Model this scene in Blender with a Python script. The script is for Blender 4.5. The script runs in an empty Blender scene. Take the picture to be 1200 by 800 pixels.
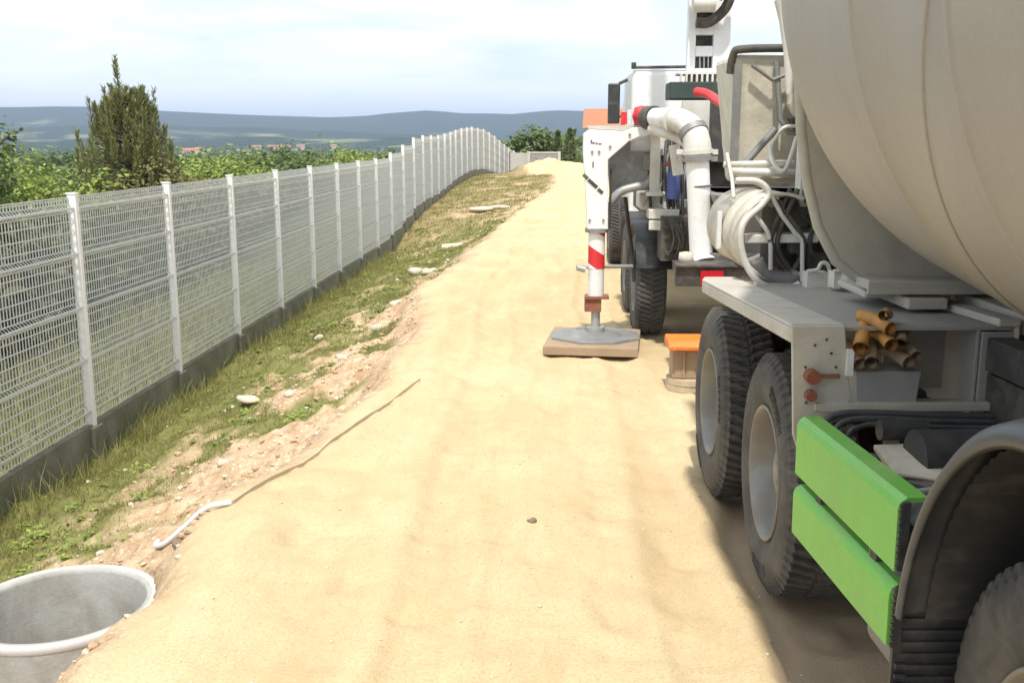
import bpy, bmesh, math, random
import numpy as np
from mathutils import Vector, Matrix
R = math.radians
PI = math.pi
random.seed(7); rng = np.random.default_rng(7)
scn = bpy.context.scene
col = scn.collection

# ------------------------------------------------------------------ helpers
class MB:
    """collects shapes; build() links them as ONE mesh object"""
    def __init__(s): s.v = []; s.f = []; s.sm = []
    def add(s, vs, fs, smooth=False):
        o = len(s.v); s.v.extend([tuple(p) for p in vs])
        for f in fs: s.f.append(tuple(i + o for i in f)); s.sm.append(smooth)
        return s
    def box(s, c, d, rot=(0, 0, 0), taper=1.0):
        m = Matrix.Rotation(rot[2], 3, 'Z') @ Matrix.Rotation(rot[1], 3, 'Y') @ Matrix.Rotation(rot[0], 3, 'X')
        vs = []
        for z in (-.5, .5):
            for x, y in ((-.5, -.5), (.5, -.5), (.5, .5), (-.5, .5)):
                k = taper if z > 0 else 1
                p = m @ Vector((x * d[0] * k, y * d[1] * k, z * d[2]))
                vs.append((p.x + c[0], p.y + c[1], p.z + c[2]))
        return s.add(vs, [(3, 2, 1, 0), (4, 5, 6, 7), (0, 1, 5, 4), (1, 2, 6, 5), (2, 3, 7, 6), (3, 0, 4, 7)])
    def b2(s, a, b):
        return s.box([(a[i] + b[i]) / 2 for i in range(3)], [abs(b[i] - a[i]) for i in range(3)])
    def prism(s, poly, axis, a, b):
        """poly: 2D outline in the other two axes (in order), from a to b along axis"""
        n = len(poly); vs = []
        for t in (a, b):
            for p in poly:
                q = list(p); q.insert(axis, t); vs.append(q)
        fs = [tuple(range(n))[::-1], tuple(range(n, 2 * n))] + [(i, (i + 1) % n, n + (i + 1) % n, n + i) for i in range(n)]
        return s.add(vs, fs)
    def tube(s, pts, r, n=10, cap=True, smooth=True, curve=0):
        P = [Vector(p) for p in pts]
        if curve:
            Q = []
            for i in range(len(P) - 1):
                p0 = P[max(i - 1, 0)]; p1 = P[i]; p2 = P[i + 1]; p3 = P[min(i + 2, len(P) - 1)]
                for k in range(curve):
                    t = k / curve
                    Q.append(.5 * ((2 * p1) + (p2 - p0) * t + (2 * p0 - 5 * p1 + 4 * p2 - p3) * t * t + (3 * p1 - p0 - 3 * p2 + p3) * t ** 3))
            Q.append(P[-1])
            rr = r if not hasattr(r, '__len__') else [r[min(int(i / curve), len(r) - 1)] * (1 - (i / curve % 1)) + r[min(int(i / curve) + 1, len(r) - 1)] * (i / curve % 1) for i in range(len(Q))]
            P = Q; r = rr
        if not hasattr(r, '__len__'): r = [r] * len(P)
        vs = []; up = Vector((0, 0, 1)); prev = None
        for i, p in enumerate(P):
            d = (P[min(i + 1, len(P) - 1)] - P[max(i - 1, 0)]).normalized()
            if prev is None:
                a = d.cross(up)
                if a.length < .05: a = d.cross(Vector((1, 0, 0)))
            else: a = prev - d * prev.dot(d)
            a.normalize(); prev = a; b = d.cross(a)
            for k in range(n):
                t = 2 * PI * k / n
                vs.append(p + (a * math.cos(t) + b * math.sin(t)) * r[i])
        fs = [(i * n + k, i * n + (k + 1) % n, (i + 1) * n + (k + 1) % n, (i + 1) * n + k) for i in range(len(P) - 1) for k in range(n)]
        s.add(vs, fs, smooth)
        if cap:
            o = len(P) - 1
            s.add(vs[:n], [tuple(range(n))[::-1]]); s.add(vs[o * n:], [tuple(range(n))])
        return s
    def cyl(s, a, b, r, n=20, r2=None, smooth=True):
        return s.tube([a, b], [r, r if r2 is None else r2], n, True, smooth)
    def lathe(s, prof, c, axis=2, n=32, rf=None, a0=0, a1=2 * PI, smooth=True, closed=False):
        """prof: (radius, height along axis) list"""
        full = abs(a1 - a0 - 2 * PI) < 1e-6; m = n if full else n + 1
        vs = []
        for j in range(m):
            t = a0 + (a1 - a0) * j / n
            for k, (r, h) in enumerate(prof):
                if rf: r = r + rf(t, k)
                x, y = r * math.cos(t), r * math.sin(t)
                q = [x, y]; q.insert(axis, h); vs.append((q[0] + c[0], q[1] + c[1], q[2] + c[2]))
        L = len(prof); fs = []
        for j in range(n):
            j2 = (j + 1) % m
            for k in range(L if closed else L - 1):
                k2 = (k + 1) % L
                fs.append((j * L + k, j2 * L + k, j2 * L + k2, j * L + k2))
        return s.add(vs, fs, smooth)
    def build(s, name, mat, parent=None, origin=(0, 0, 0), bevel=0, local=False, wn=False):
        me = bpy.data.meshes.new(name)
        if not local and parent is None: pass
        vs = [(p[0] - origin[0], p[1] - origin[1], p[2] - origin[2]) for p in s.v]
        me.from_pydata(vs, [], s.f); me.update()
        me.polygons.foreach_set('use_smooth', s.sm)
        bm = bmesh.new(); bm.from_mesh(me); bmesh.ops.recalc_face_normals(bm, faces=bm.faces); bm.to_mesh(me); bm.free()
        me.materials.append(mat)
        o = bpy.data.objects.new(name, me); col.objects.link(o)
        if parent is not None: o.parent = parent
        if bevel:
            b = o.modifiers.new('bevel', 'BEVEL'); b.width = bevel; b.segments = 2; b.limit_method = 'ANGLE'; b.angle_limit = R(40)
        return o

def thing(name, label, cat, loc=(0, 0, 0), rz=0, group=None):
    o = bpy.data.objects.new(name, None); col.objects.link(o); o.empty_display_size = .2
    o.location = loc; o.rotation_euler = (0, 0, rz)
    return tag(o, label, cat, group)
def tag(o, label, cat, group=None):
    o['label'] = label; o['category'] = cat
    if group: o['group'] = group
    return o
def kind(o, k): o['kind'] = k; return o
def solo(mb, name, mat, label, cat, loc=(0, 0, 0), group=None, bevel=0):
    o = mb.build(name, mat, None, loc, bevel); o.location = loc
    return tag(o, label, cat, group)
def copy_tree(o, parent=None):
    c = o.copy(); col.objects.link(c); c.parent = parent
    for ch in o.children: copy_tree(ch, c)
    return c

# numpy value noise ------------------------------------------------
def _h(ix, iy, seed):
    n = (ix.astype(np.int64) * 374761393 + iy.astype(np.int64) * 668265263 + seed * 974634777) & 0xffffffff
    n = ((n ^ (n >> 13)) * 1274126177) & 0xffffffff
    n = (n ^ (n >> 16)) & 0xffffffff
    return n / 4294967295.0
def vn(x, y, seed=0):
    x = np.asarray(x, float); y = np.asarray(y, float)
    ix = np.floor(x); iy = np.floor(y); fx = x - ix; fy = y - iy
    fx = fx * fx * (3 - 2 * fx); fy = fy * fy * (3 - 2 * fy)
    a = _h(ix, iy, seed); b = _h(ix + 1, iy, seed); c = _h(ix, iy + 1, seed); d = _h(ix + 1, iy + 1, seed)
    return (a + (b - a) * fx) * (1 - fy) + (c + (d - c) * fx) * fy
def fbm(x, y, sc, octv=4, seed=0):
    s = 0; a = 1; t = 0
    for i in range(octv):
        s = s + a * (vn(np.asarray(x) / sc + i * 17.3, np.asarray(y) / sc - i * 9.1, seed + i) - .5); t += a * .5; a *= .5; sc *= .5
    return s / t
def sst(a, b, x):
    t = np.clip((np.asarray(x, float) - a) / (b - a), 0, 1); return t * t * (3 - 2 * t)

# ------------------------------------------------------------------ materials
def newmat(name):
    m = bpy.data.materials.new(name); m.use_nodes = True
    nt = m.node_tree; return m, nt, nt.nodes['Principled BSDF']
def N(nt, t, **k):
    n = nt.nodes.new(t)
    for a, b in k.items():
        if a in n.inputs: n.inputs[a].default_value = b
        else: setattr(n, a, b)
    return n
def noise(nt, scale, detail=6, rough=.6, vec=None, dist=0):
    n = nt.nodes.new('ShaderNodeTexNoise'); n.inputs['Scale'].default_value = scale; n.inputs['Detail'].default_value = detail
    n.inputs['Roughness'].default_value = rough; n.inputs['Distortion'].default_value = dist
    if vec is not None: nt.links.new(vec, n.inputs['Vector'])
    return n.outputs['Fac']
def ramp(nt, fac, stops):
    n = nt.nodes.new('ShaderNodeValToRGB'); e = n.color_ramp.elements
    while len(e) < len(stops): e.new(.5)
    for i, (p, c) in enumerate(stops):
        e[i].position = p; e[i].color = (*c, 1) if hasattr(c, '__len__') else (c, c, c, 1)
    nt.links.new(fac, n.inputs['Fac']); return n.outputs['Color']
def mix(nt, fac, a, b, mode='MIX'):
    n = nt.nodes.new('ShaderNodeMix'); n.data_type = 'RGBA'; n.blend_type = mode
    for s, i in ((fac, 0), (a, 6), (b, 7)):
        if hasattr(s, 'default_value') or hasattr(s, 'is_linked'): nt.links.new(s, n.inputs[i])
        elif hasattr(s, '__len__'): n.inputs[i].default_value = (*s, 1)
        else: n.inputs[i].default_value = s
    return n.outputs[2]
def bump(nt, bsdf, h, strength=.5, dist=.01):
    b = nt.nodes.new('ShaderNodeBump'); b.inputs['Strength'].default_value = strength; b.inputs['Distance'].default_value = dist
    nt.links.new(h, b.inputs['Height']); nt.links.new(b.outputs['Normal'], bsdf.inputs['Normal'])
def objvec(nt, scale=None):
    t = nt.nodes.new('ShaderNodeTexCoord'); o = t.outputs['Object']
    if scale:
        m = nt.nodes.new('ShaderNodeMapping'); m.inputs['Scale'].default_value = scale; nt.links.new(o, m.inputs['Vector']); o = m.outputs['Vector']
    return o
def surf(name, c, rough=.5, metal=0, dirt=None, amt=.4, sc=4, bmp=.15, bd=.004, fine=40, streak=False):
    """a real surface: base colour broken up by patches of dirt and by fine grain"""
    m, nt, b = newmat(name)
    v = objvec(nt, (1, 1, .25) if streak else None)
    n1 = noise(nt, sc, 8, .65, v, .4); n2 = noise(nt, fine, 4, .6, v)
    base = mix(nt, n2, [x * .86 for x in c], [min(x * 1.1, 1) for x in c])
    if dirt:
        f = ramp(nt, n1, [(max(0, .62 - amt * .45), 0), (min(1, .82 - amt * .25), min(1, amt * 1.5))])
        base = mix(nt, f, base, dirt)
        rr = mix(nt, f, (rough,) * 3, (.85,) * 3); nt.links.new(rr, b.inputs['Roughness'])
        if metal:
            mm = mix(nt, f, (metal,) * 3, (0, 0, 0)); nt.links.new(mm, b.inputs['Metallic'])
    else: b.inputs['Roughness'].default_value = rough; b.inputs['Metallic'].default_value = metal
    nt.links.new(base, b.inputs['Base Color'])
    h = mix(nt, .5, n1, n2); bump(nt, b, h, bmp, bd)
    return m
DUST = (.42, .36, .27)
M = {}
M['white'] = surf('white_paint', (.8, .8, .79), .35, 0, (.45, .41, .34), .25, 5, .05)
M['whitedirty'] = surf('dusty_white_paint', (.66, .645, .6), .5, 0, (.42, .37, .29), .45, 4, .2)
M['cream'] = surf('cement_crusted_cream', (.64, .6, .5), .7, 0, (.36, .31, .23), .45, 5, .5, .01)
M['deck'] = surf('dusty_steel_deck', (.33, .32, .31), .6, .1, DUST, .45, 3, .2)
M['fend'] = surf('dusty_grey_paint', (.5, .47, .42), .55, 0, (.33, .28, .21), .4, 5, .25)
M['steel'] = surf('grey_steel', (.24, .24, .235), .5, .3, DUST, .35, 6, .2)
M['zinc'] = surf('dull_zinc', (.42, .43, .42), .42, .5, (.3, .27, .22), .35, 8, .15)
M['dark'] = surf('dark_chassis', (.045, .043, .04), .7, 0, (.2, .17, .13), .45, 6, .3)
M['black'] = surf('black_plastic', (.035, .036, .038), .5, 0, (.2, .18, .15), .3, 5, .15)
M['fender'] = surf('grey_black_plastic', (.065, .068, .075), .42, 0, (.22, .2, .17), .35, 5, .1)
M['tank'] = surf('blue_grey_plastic', (.12, .13, .145), .4, 0, (.3, .27, .22), .3, 5, .1)
M['rubber'] = surf('tyre_rubber', (.06, .057, .053), .8, 0, (.17, .155, .13), .4, 6, .35, .006)
M['rim'] = surf('wheel_steel', (.36, .355, .345), .4, .35, (.34, .28, .2), .5, 5, .15)
M['rimb'] = surf('muddy_wheel_steel', (.24, .235, .22), .42, .35, (.2, .165, .12), .5, 5, .2)
M['green'] = surf('lime_green_aluminium', (.16, .47, .075), .4, .05, (.33, .40, .17), .42, 3, .1)
M['drum'] = surf('drum_paint', (.52, .465, .39), .42, 0, (.45, .375, .28), .45, 1.6, .08)
def crusted(name, c, dust, crust):
    m, nt, b = newmat(name); v = objvec(nt); n1 = noise(nt, 1.3, 8, .6, v, .6); n2 = noise(nt, 55, 4, .6, v); n3 = noise(nt, 9, 8, .7, objvec(nt, (1, 1.6, .35)), .8); n4 = noise(nt, 22, 6, .75, v)
    base = mix(nt, n2, [x * .9 for x in c], [x * 1.06 for x in c]); base = mix(nt, ramp(nt, n1, [(.4, 0), (.68, .75)]), base, dust)
    base = mix(nt, ramp(nt, n3, [(.58, 0), (.72, .3)]), base, [x * .72 for x in dust]); f = ramp(nt, n4, [(.66, 0), (.70, .8)]); base = mix(nt, f, base, crust)
    nt.links.new(base, b.inputs['Base Color']); nt.links.new(mix(nt, n3, (.38,) * 3, (.65,) * 3), b.inputs['Roughness']); bump(nt, b, mix(nt, .7, n2, n4), .25, .006); return m
M['drum'] = crusted('drum_paint', (.395, .365, .325), (.35, .31, .255), (.44, .41, .365))
M['shield'] = surf('drum_support_paint', (.46, .43, .37), .6, 0, (.27, .235, .18), .4, 3, .25)
M['red'] = surf('red_paint', (.62, .03, .04), .35, 0, (.5, .2, .16), .25, 8, .05)
M['maroon'] = surf('dark_red_paint', (.2, .04, .035), .5, 0, (.22, .15, .11), .4, 8, .1)
M['rust'] = surf('rusty_steel', (.24, .075, .045), .8, 0, (.28, .16, .1), .5, 12, .4)
M['orange'] = surf('orange_plastic', (.85, .2, .03), .45, 0, (.6, .3, .12), .25, 8, .1)
M['wood'] = surf('weathered_wood', (.36, .26, .17), .8, 0, (.25, .17, .11), .4, 6, .5, .006)
M['woodpale'] = surf('pale_sandy_wood', (.5, .41, .28), .8, 0, (.36, .28, .19), .4, 6, .5, .006)
M['amber'] = surf('yellow_brown_tube', (.52, .27, .06), .6, 0, (.25, .11, .04), .5, 12, .3)
M['blue'] = surf('blue_plastic', (.07, .1, .3), .4, 0, (.2, .2, .24), .2, 8, .1)
M['greydark'] = surf('dull_grey_sheet', (.2, .2, .205), .45, .2, (.42, .4, .37), .5, 9, .3)
M['grille'] = surf('grille_green_black', (.03, .05, .04), .6, 0, (.08, .12, .09), .3, 9, .2)
M['concrete'] = surf('concrete', (.42, .415, .395), .85, 0, (.22, .2, .165), .55, 3, .5, .01, 60)
M['concrete_pale'] = surf('pale_concrete', (.47, .46, .44), .8, 0, (.36, .34, .29), .4, 4, .4, .006, 60)
M['plinth'] = surf('weathered_concrete', (.235, .215, .175), .9, 0, (.11, .115, .07), .7, 3, .6, .01, 60)
M['wire'] = surf('white_coated_wire', (.56, .57, .55), .45, .15, (.5, .5, .46), .3, 3, .05)
M['post'] = surf('white_coated_post', (.86, .85, .83), .45, 0, (.6, .58, .52), .25, 5, .05)
M['pvc'] = surf('pvc', (.74, .75, .76), .4, 0, (.55, .48, .38), .3, 9, .05)
M['stone'] = surf('limestone', (.55, .48, .38), .9, 0, (.45, .37, .26), .4, 9, .6, .01)
M['clod'] = surf('dark_clod', (.22, .16, .1), .95, 0, (.13, .1, .07), .4, 20, .8, .01)
M['soilclod'] = surf('soil_clod', (.5, .35, .22), .95, 0, (.34, .22, .13), .5, 3, .8, .01, 30)
M['plaster'] = surf('pale_plaster', (.62, .58, .5), .9, 0, (.5, .45, .38), .3, 1, .1)
M['tile'] = surf('orange_roof_tile', (.42, .17, .09), .85, 0, (.4, .16, .09), .4, 2, .5, .02)
M['pane'] = surf('dark_pane', (.03, .035, .04), .15)
M['bark'] = surf('bark', (.13, .1, .07), .95, 0, (.07, .06, .045), .5, 8, .8, .02)
M['redlens'] = surf('red_lens', (.5, .02, .03), .2)

def leafmat(name, c1, c2, transl=.25):
    m, nt, b = newmat(name)
    g = nt.nodes.new('ShaderNodeNewGeometry')
    rc = ramp(nt, g.outputs['Random Per Island'], [(0, c1), (.55, [(a + b_) / 2 for a, b_ in zip(c1, c2)]), (1, c2)])
    pn = noise(nt, .9, 3, .5, objvec(nt))
    c = mix(nt, ramp(nt, pn, [(.35, 0), (.7, .6)]), rc, c2)
    nt.links.new(c, b.inputs['Base Color']); b.inputs['Roughness'].default_value = .65
    t = nt.nodes.new('ShaderNodeBsdfTranslucent'); nt.links.new(c, t.inputs['Color'])
    mx = nt.nodes.new('ShaderNodeMixShader'); mx.inputs[0].default_value = transl
    out = nt.nodes['Material Output']
    nt.links.new(b.outputs[0], mx.inputs[1]); nt.links.new(t.outputs[0], mx.inputs[2]); nt.links.new(mx.outputs[0], out.inputs['Surface'])
    return m
M['leaf'] = leafmat('bright_leaves', (.13, .2, .03), (.32, .38, .08))
M['leafdark'] = leafmat('dark_leaves', (.06, .10, .03), (.15, .2, .06))
M['leafbrown'] = leafmat('brown_green_leaves', (.13, .15, .045), (.25, .22, .08))
M['scrub'] = leafmat('scrub_leaves', (.05, .06, .035), (.13, .14, .075))
M['needle'] = leafmat('pine_needles', (.11, .145, .05), (.3, .29, .1), .15)
M['grass'] = leafmat('grass_blades', (.13, .155, .035), (.36, .33, .12), .3)

# ------------------------------------------------------------------ terrain shape
def xe(y):   # left edge of the raised sand road
    return np.interp(y, [-10, 2, 4.3, 5.3, 8, 10, 14, 17, 21.5, 33, 47, 52.5, 54.5, 58, 70, 400], [-1.4, -1.5, -1.64, -1.80, -1.2, -1.35, -1.68, -1.4, -1.2, -.65, .25, .5, -1.6, -1.9, -1.9, -1.9]) + .05 * np.sin(np.asarray(y) * 1.3) + .03 * np.sin(np.asarray(y) * 3.1 + 1)
def Ff(d): return np.interp(d, [0, 15, 50, 300, 900, 3000, 9000], [0, -1., -3, -10, -15, -18, -22])
FB = [(-3, 1.44 - 2.5), (27.5, 1.44 - 2.5), (32.5, -.55), (40, -.3), (53, .02), (58, -.05), (66, -.75), (78, -1.65), (90, -2)]
def fbase(y): return np.interp(y, [p[0] for p in FB], [p[1] for p in FB])
def height(x, y, detail=True):
    x = np.asarray(x, float); y = np.asarray(y, float)
    e = xe(y); fb = fbase(y)
    s = sst(24, 50, y)
    d = e - x                                  # metres left of the road's edge
    lo = -.30 * (1 - s) - .02
    z = np.where(d < 0, 0, lo * sst(0, .55, d))
    t = np.clip((d - .55) / np.maximum(.3, (4.2 + e) - .55), 0, 1)
    z = np.where(d > .55, lo + (fb - lo) * t ** .9, z)
    left = np.maximum(-x - 4.5, 0)
    z = z - .1 * np.minimum(left, 10)
    z = z + Ff(np.maximum.reduce([-x - 8, x - 14, y - 68, -y - 25, np.zeros_like(x)]))
    if detail:
        near = np.exp(-np.maximum(y - 15, 0) / 30) * np.exp(-np.maximum(np.abs(x) - 8, 0) / 20)
        road = 1 - sst(-.2, .5, d)
        z = z + near * road * (fbm(x, y * .5, 1.6, 3, 3) * .035 + fbm(x, y * .22, .22, 3, 9) * .012 + fbm(x, y, .14, 3, 5) * .016)
        pr_ = fbm(x, y, .3, 2, 33); z = z - near * road * .02 * sst(.3, .45, pr_)
        z = z + near * (1 - road) * (fbm(x, y, 1.1, 3, 21) * .10 + fbm(x, y, .26, 4, 29) * .12)
        # sand shoulder built up along the edge, faint wheel ruts
        z = z + near * .035 * np.exp(-((d + .22) / .16) ** 2) * (1 + fbm(x, y, .5, 2, 77))
        for rx in (-.62, .55):
            q = x - rx - .10 * np.sin(y * .35) - .05 * np.sin(y * .9 + rx); k_ = np.exp(-(q / .14) ** 4)
            z = z + near * (-.024 * k_ + .014 * np.exp(-((np.abs(q) - .19) / .045) ** 2) + .006 * k_ * np.sin(y * 52 + np.abs(q) * 40) * sst(-.1, .2, fbm(x, y, .9, 2, 19)))
        # ground beside the mixer dips where its shadow is painted brown
        rt = sst(-.10, .02, x - np.interp(y, [2, 3.4, 4.2, 5.3, 7.7, 10], [.98, .93, .87, .95, 1.15, 1.3]) - .03 * np.sin(y * 5)) * (1 - sst(9, 12, y)) 
        z = z - .05 * rt * sst(-6, -2, -np.abs(y - 5))
        # dirt hollow round the concrete ring
        rr = np.hypot(x + 2.42, y - 4.58)
        z = z - .16 * (1 - sst(.42, .9, rr)) * sst(-.2, .6, 4.9 - y + 0 * x) * sst(0, .3, d)
        z = np.where(rr < .43, -1.06, z)
        # heaps of sand and soil at the road's end
        for hx, hy, r, h in ((-1.05, 56, 1.1, .62), (.2, 57, 1.6, .4), (1.6, 58, 2.5, .45), (-.6, 48, 1.2, .3)):
            z = z + h * np.exp(-(((x - hx) / r) ** 2 + ((y - hy) / (r * 1.2)) ** 2)) * (1 + .25 * fbm(x, y, .6, 3, 50))
    return z
def masks(x, y):
    e = xe(y); d = e - x
    w = fbm(x, y, 1.2, 4, 41) * .55 + fbm(x, y, .3, 3, 45) * .55
    dirt = sst(-.12, .22, d + w * .34)
    # grass thick by the fence, breaking up towards the road
    gb = np.interp(y, [2, 5, 8, 11, 16, 22, 33, 47, 52], [-3.1, -3.15, -3.1, -2.9, -2.3, -1.5, -.95, -.1, .2])
    g = sst(-.35, .35, (gb - x) + w * 1.25) * dirt
    patch = sst(.02, .2, fbm(x, y, .6, 3, 61)) * sst(6.2, 8.5, y) * (1 - sst(22, 30, y)) * sst(.25, .5, d) * .95
    g = np.maximum(g, patch * dirt)
    g = g * (1 - .9 * sst(.12, .3, fbm(x, y, .7, 3, 66)) * sst(-3.9, -3.0, x))
    g = np.where(x < -4.6, 1.0, g)
    dry = sst(18, 34, y) * (x > -4.6)
    return dirt, g, dry

# ------------------------------------------------------------------ ground: one sheet out to the horizon
def axis_pts(lo, hi, step, far_lo, far_hi, growth):
    a = list(np.arange(lo, hi, step)); s = step; p = a[-1]
    while p < far_hi: s *= growth; p += s; a.append(p)
    s = step; p = lo; b = []
    while p > far_lo: s *= growth; p -= s; b.append(p)
    return np.array(b[::-1] + a)
gx = axis_pts(-5.2, 1.6, .034, -7000, 7000, 1.09)
gy = axis_pts(2.6, 11.5, .036, -500, 8200, 1.028)
GX, GY = np.meshgrid(gx, gy)
GZ = height(GX, GY)
nx, ny = len(gx), len(gy)
me = bpy.data.meshes.new('ground')
vv = np.stack([GX.ravel(), GY.ravel(), GZ.ravel()], 1)
idx = np.arange(nx * ny).reshape(ny, nx)
quads = np.stack([idx[:-1, :-1], idx[:-1, 1:], idx[1:, 1:], idx[1:, :-1]], -1).reshape(-1, 4)
me.vertices.add(len(vv)); me.vertices.foreach_set('co', vv.ravel())
me.loops.add(quads.size); me.loops.foreach_set('vertex_index', quads.ravel())
me.polygons.add(len(quads)); me.polygons.foreach_set('loop_start', np.arange(len(quads)) * 4); me.polygons.foreach_set('loop_total', np.full(len(quads), 4))
me.update(); me.polygons.foreach_set('use_smooth', np.ones(len(quads), bool))
dirt, g, dry = masks(GX, GY)
mixer_shade = sst(-.10, .03, GX - np.interp(GY, [2, 3.4, 4.2, 5.3, 7.7, 10], [.98, .93, .87, .95, 1.15, 1.3]) - .03 * np.sin(GY * 5)) * (1 - sst(9, 12, GY))  # mask for the mixer's shadow painted into the ground colour
for nm, arr in (('dirt', dirt), ('grassy', g), ('dry', dry), ('mixer_shade', mixer_shade), ('slope', sst(5.2, 7, -GX))):
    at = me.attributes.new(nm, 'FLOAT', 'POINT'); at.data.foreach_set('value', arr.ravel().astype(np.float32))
m, nt, b = newmat('ground_soil')
def attr(nt, n): a = nt.nodes.new('ShaderNodeAttribute'); a.attribute_name = n; return a.outputs['Fac']
ov = objvec(nt)
n_big = noise(nt, .8, 6, .6, ov); n_mid = noise(nt, 5, 6, .6, ov); n_fine = noise(nt, 70, 4, .7, ov); n_grit = noise(nt, 240, 2, .5, ov)
sand = mix(nt, ramp(nt, n_big, [(.35, 0), (.65, 1)]), (.60, .465, .27), (.65, .52, .325))
n_str = noise(nt, 2.5, 7, .65, objvec(nt, (1, .22, 1))); sand = mix(nt, ramp(nt, n_str, [(.45, 0), (.66, .75)]), sand, (.53, .385, .215))
sand = mix(nt, ramp(nt, n_fine, [(.36, .5), (.52, 0)]), sand, (.44, .32, .18)); sand = mix(nt, ramp(nt, n_grit, [(.3, .5), (.45, 0)]), sand, (.4, .29, .17))
soil = mix(nt, ramp(nt, n_mid, [(.35, 0), (.62, 1)]), (.45, .3, .18), (.68, .53, .36))
soil = mix(nt, ramp(nt, noise(nt, 14, 6, .7, ov), [(.36, .7), (.48, 0)]), soil, (.26, .165, .09)); soil = mix(nt, ramp(nt, n_fine, [(.4, .5), (.62, 0)]), soil, (.34, .215, .12))
vor = nt.nodes.new('ShaderNodeTexVoronoi'); vor.inputs['Scale'].default_value = 16; nt.links.new(ov, vor.inputs['Vector'])
soil = mix(nt, ramp(nt, vor.outputs['Distance'], [(.12, .75), (.26, 0)]), soil, (.74, .64, .48))
turf = mix(nt, ramp(nt, n_mid, [(.3, 0), (.7, 1)]), (.13, .15, .045), (.26, .235, .09))
turfdry = mix(nt, ramp(nt, n_mid, [(.3, 0), (.7, 1)]), (.25, .19, .085), (.36, .28, .15))
far_n = noise(nt, .004, 3, .5, ov); vf = nt.nodes.new('ShaderNodeTexVoronoi'); vf.inputs['Scale'].default_value = .0035; nt.links.new(objvec(nt, (1, .45, 1)), vf.inputs['Vector'])
sep = nt.nodes.new('ShaderNodeSeparateColor'); nt.links.new(vf.outputs['Color'], sep.inputs[0])
fields = ramp(nt, sep.outputs[0], [(0, (.03, .06, .02)), (.3, (.06, .10, .03)), (.5, (.12, .15, .05)), (.7, (.3, .28, .15)), (.85, (.05, .08, .03))])
turf = mix(nt, attr(nt, 'dry'), turf, turfdry); turf = mix(nt, attr(nt, 'slope'), turf, (.055, .07, .03))
sepo = nt.nodes.new('ShaderNodeVectorMath'); sepo.operation = 'LENGTH'; nt.links.new(ov, sepo.inputs[0])
mr = nt.nodes.new('ShaderNodeMapRange'); mr.inputs[1].default_value = 120; mr.inputs[2].default_value = 400; nt.links.new(sepo.outputs['Value'], mr.inputs[0])
turf = mix(nt, mr.outputs[0], turf, fields)
shade_brown = mix(nt, n_mid, (.33, .245, .165), (.45, .345, .235))  # darker brown standing in for the shadow along the mixer
sand = mix(nt, ramp(nt, noise(nt, 26, 5, .75, ov), [(.33, .6), (.42, 0)]), sand, (.47, .335, .185)); sand = mix(nt, attr(nt, 'mixer_shade'), sand, shade_brown)
c = mix(nt, attr(nt, 'dirt'), sand, soil)
c = mix(nt, attr(nt, 'grassy'), c, turf)
c = mix(nt, mr.outputs[0], c, fields)
nt.links.new(c, b.inputs['Base Color']); b.inputs['Roughness'].default_value = .95; b.inputs['Specular IOR Level'].default_value = .15
hh = mix(nt, .4, n_fine, n_grit); bump(nt, b, hh, .8, .014)
me.materials.append(m)
ground = bpy.data.objects.new('ground', me); col.objects.link(ground); kind(ground, 'structure')

def gz(x, y): return float(height(np.array([x]), np.array([y]))[0])

# ------------------------------------------------------------------ camera
F = 1190.; PITCH = math.atan(238 / F); YAW = math.atan(50 / (F / math.cos(PITCH))); HC = 1.95
cam = bpy.data.cameras.new('camera'); cam.sensor_width = 36; cam.lens = 36 * F / 1200; cam.clip_end = 30000; cam.clip_start = .05
co = bpy.data.objects.new('camera', cam); col.objects.link(co); co.location = (0, 0, HC); co.rotation_euler = (PI / 2 - PITCH, 0, YAW)
scn.camera = co

# ------------------------------------------------------------------ hills
def az_of(px): return math.atan((px - 600) / (F / math.cos(PITCH))) - YAW      # clockwise from +Y
RP = [(-900, 133), (-300, 128), (0, 131), (60, 130), (130, 130), (190, 133), (250, 135), (300, 137), (380, 139), (430, 137), (470, 133), (500, 131), (540, 133.5), (600, 135), (640, 132), (690, 132), (760, 134), (900, 131), (1300, 129), (2200, 134)]
azs = [az_of(p[0]) for p in RP]; hs = [(162 - p[1]) / F * 5200 + 2 for p in RP]
def hillz(a, r):
    h1 = np.interp(a, azs, hs) + 5 * fbm(a * 100, a * 0 + 5, 4, 3, 12)
    h2 = 52 + 30 * fbm(a * 100, a * 0 + 3, 14, 3, 88)
    h3 = 22 + 22 * fbm(a * 100, a * 0 + 9, 9, 3, 98)
    k1 = sst(3300, 5200, r) * (1 - .5 * sst(5300, 7500, r)); k2 = np.exp(-((r - 3500) / 380.) ** 2); k3 = np.exp(-((r - 2700) / 250.) ** 2)
    n = fbm(a * 3000, r, 420, 4, 70) * 12 * sst(3000, 3900, r) * (1 - sst(4700, 5000, r) * .8)
    return -19 + np.maximum.reduce([(h1 + 19) * k1, h2 * k2 * sst(-.05, .4, -a + .1), h3 * k3 * 1.0]) + n
A = np.linspace(-1.1, 1.0, 520); RR = np.concatenate([np.linspace(2200, 5400, 90), np.linspace(5500, 7400, 12)])
AA, RG = np.meshgrid(A, RR); HZ = hillz(AA, RG)
vs = np.stack([np.sin(AA) * RG, np.cos(AA) * RG, HZ], -1).reshape(-1, 3)
ix = np.arange(AA.size).reshape(AA.shape); q = np.stack([ix[:-1, :-1], ix[:-1, 1:], ix[1:, 1:], ix[1:, :-1]], -1).reshape(-1, 4)
me = bpy.data.meshes.new('hills'); me.from_pydata(vs.tolist(), [], q.tolist()); me.polygons.foreach_set('use_smooth', np.ones(len(q), bool))
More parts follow.
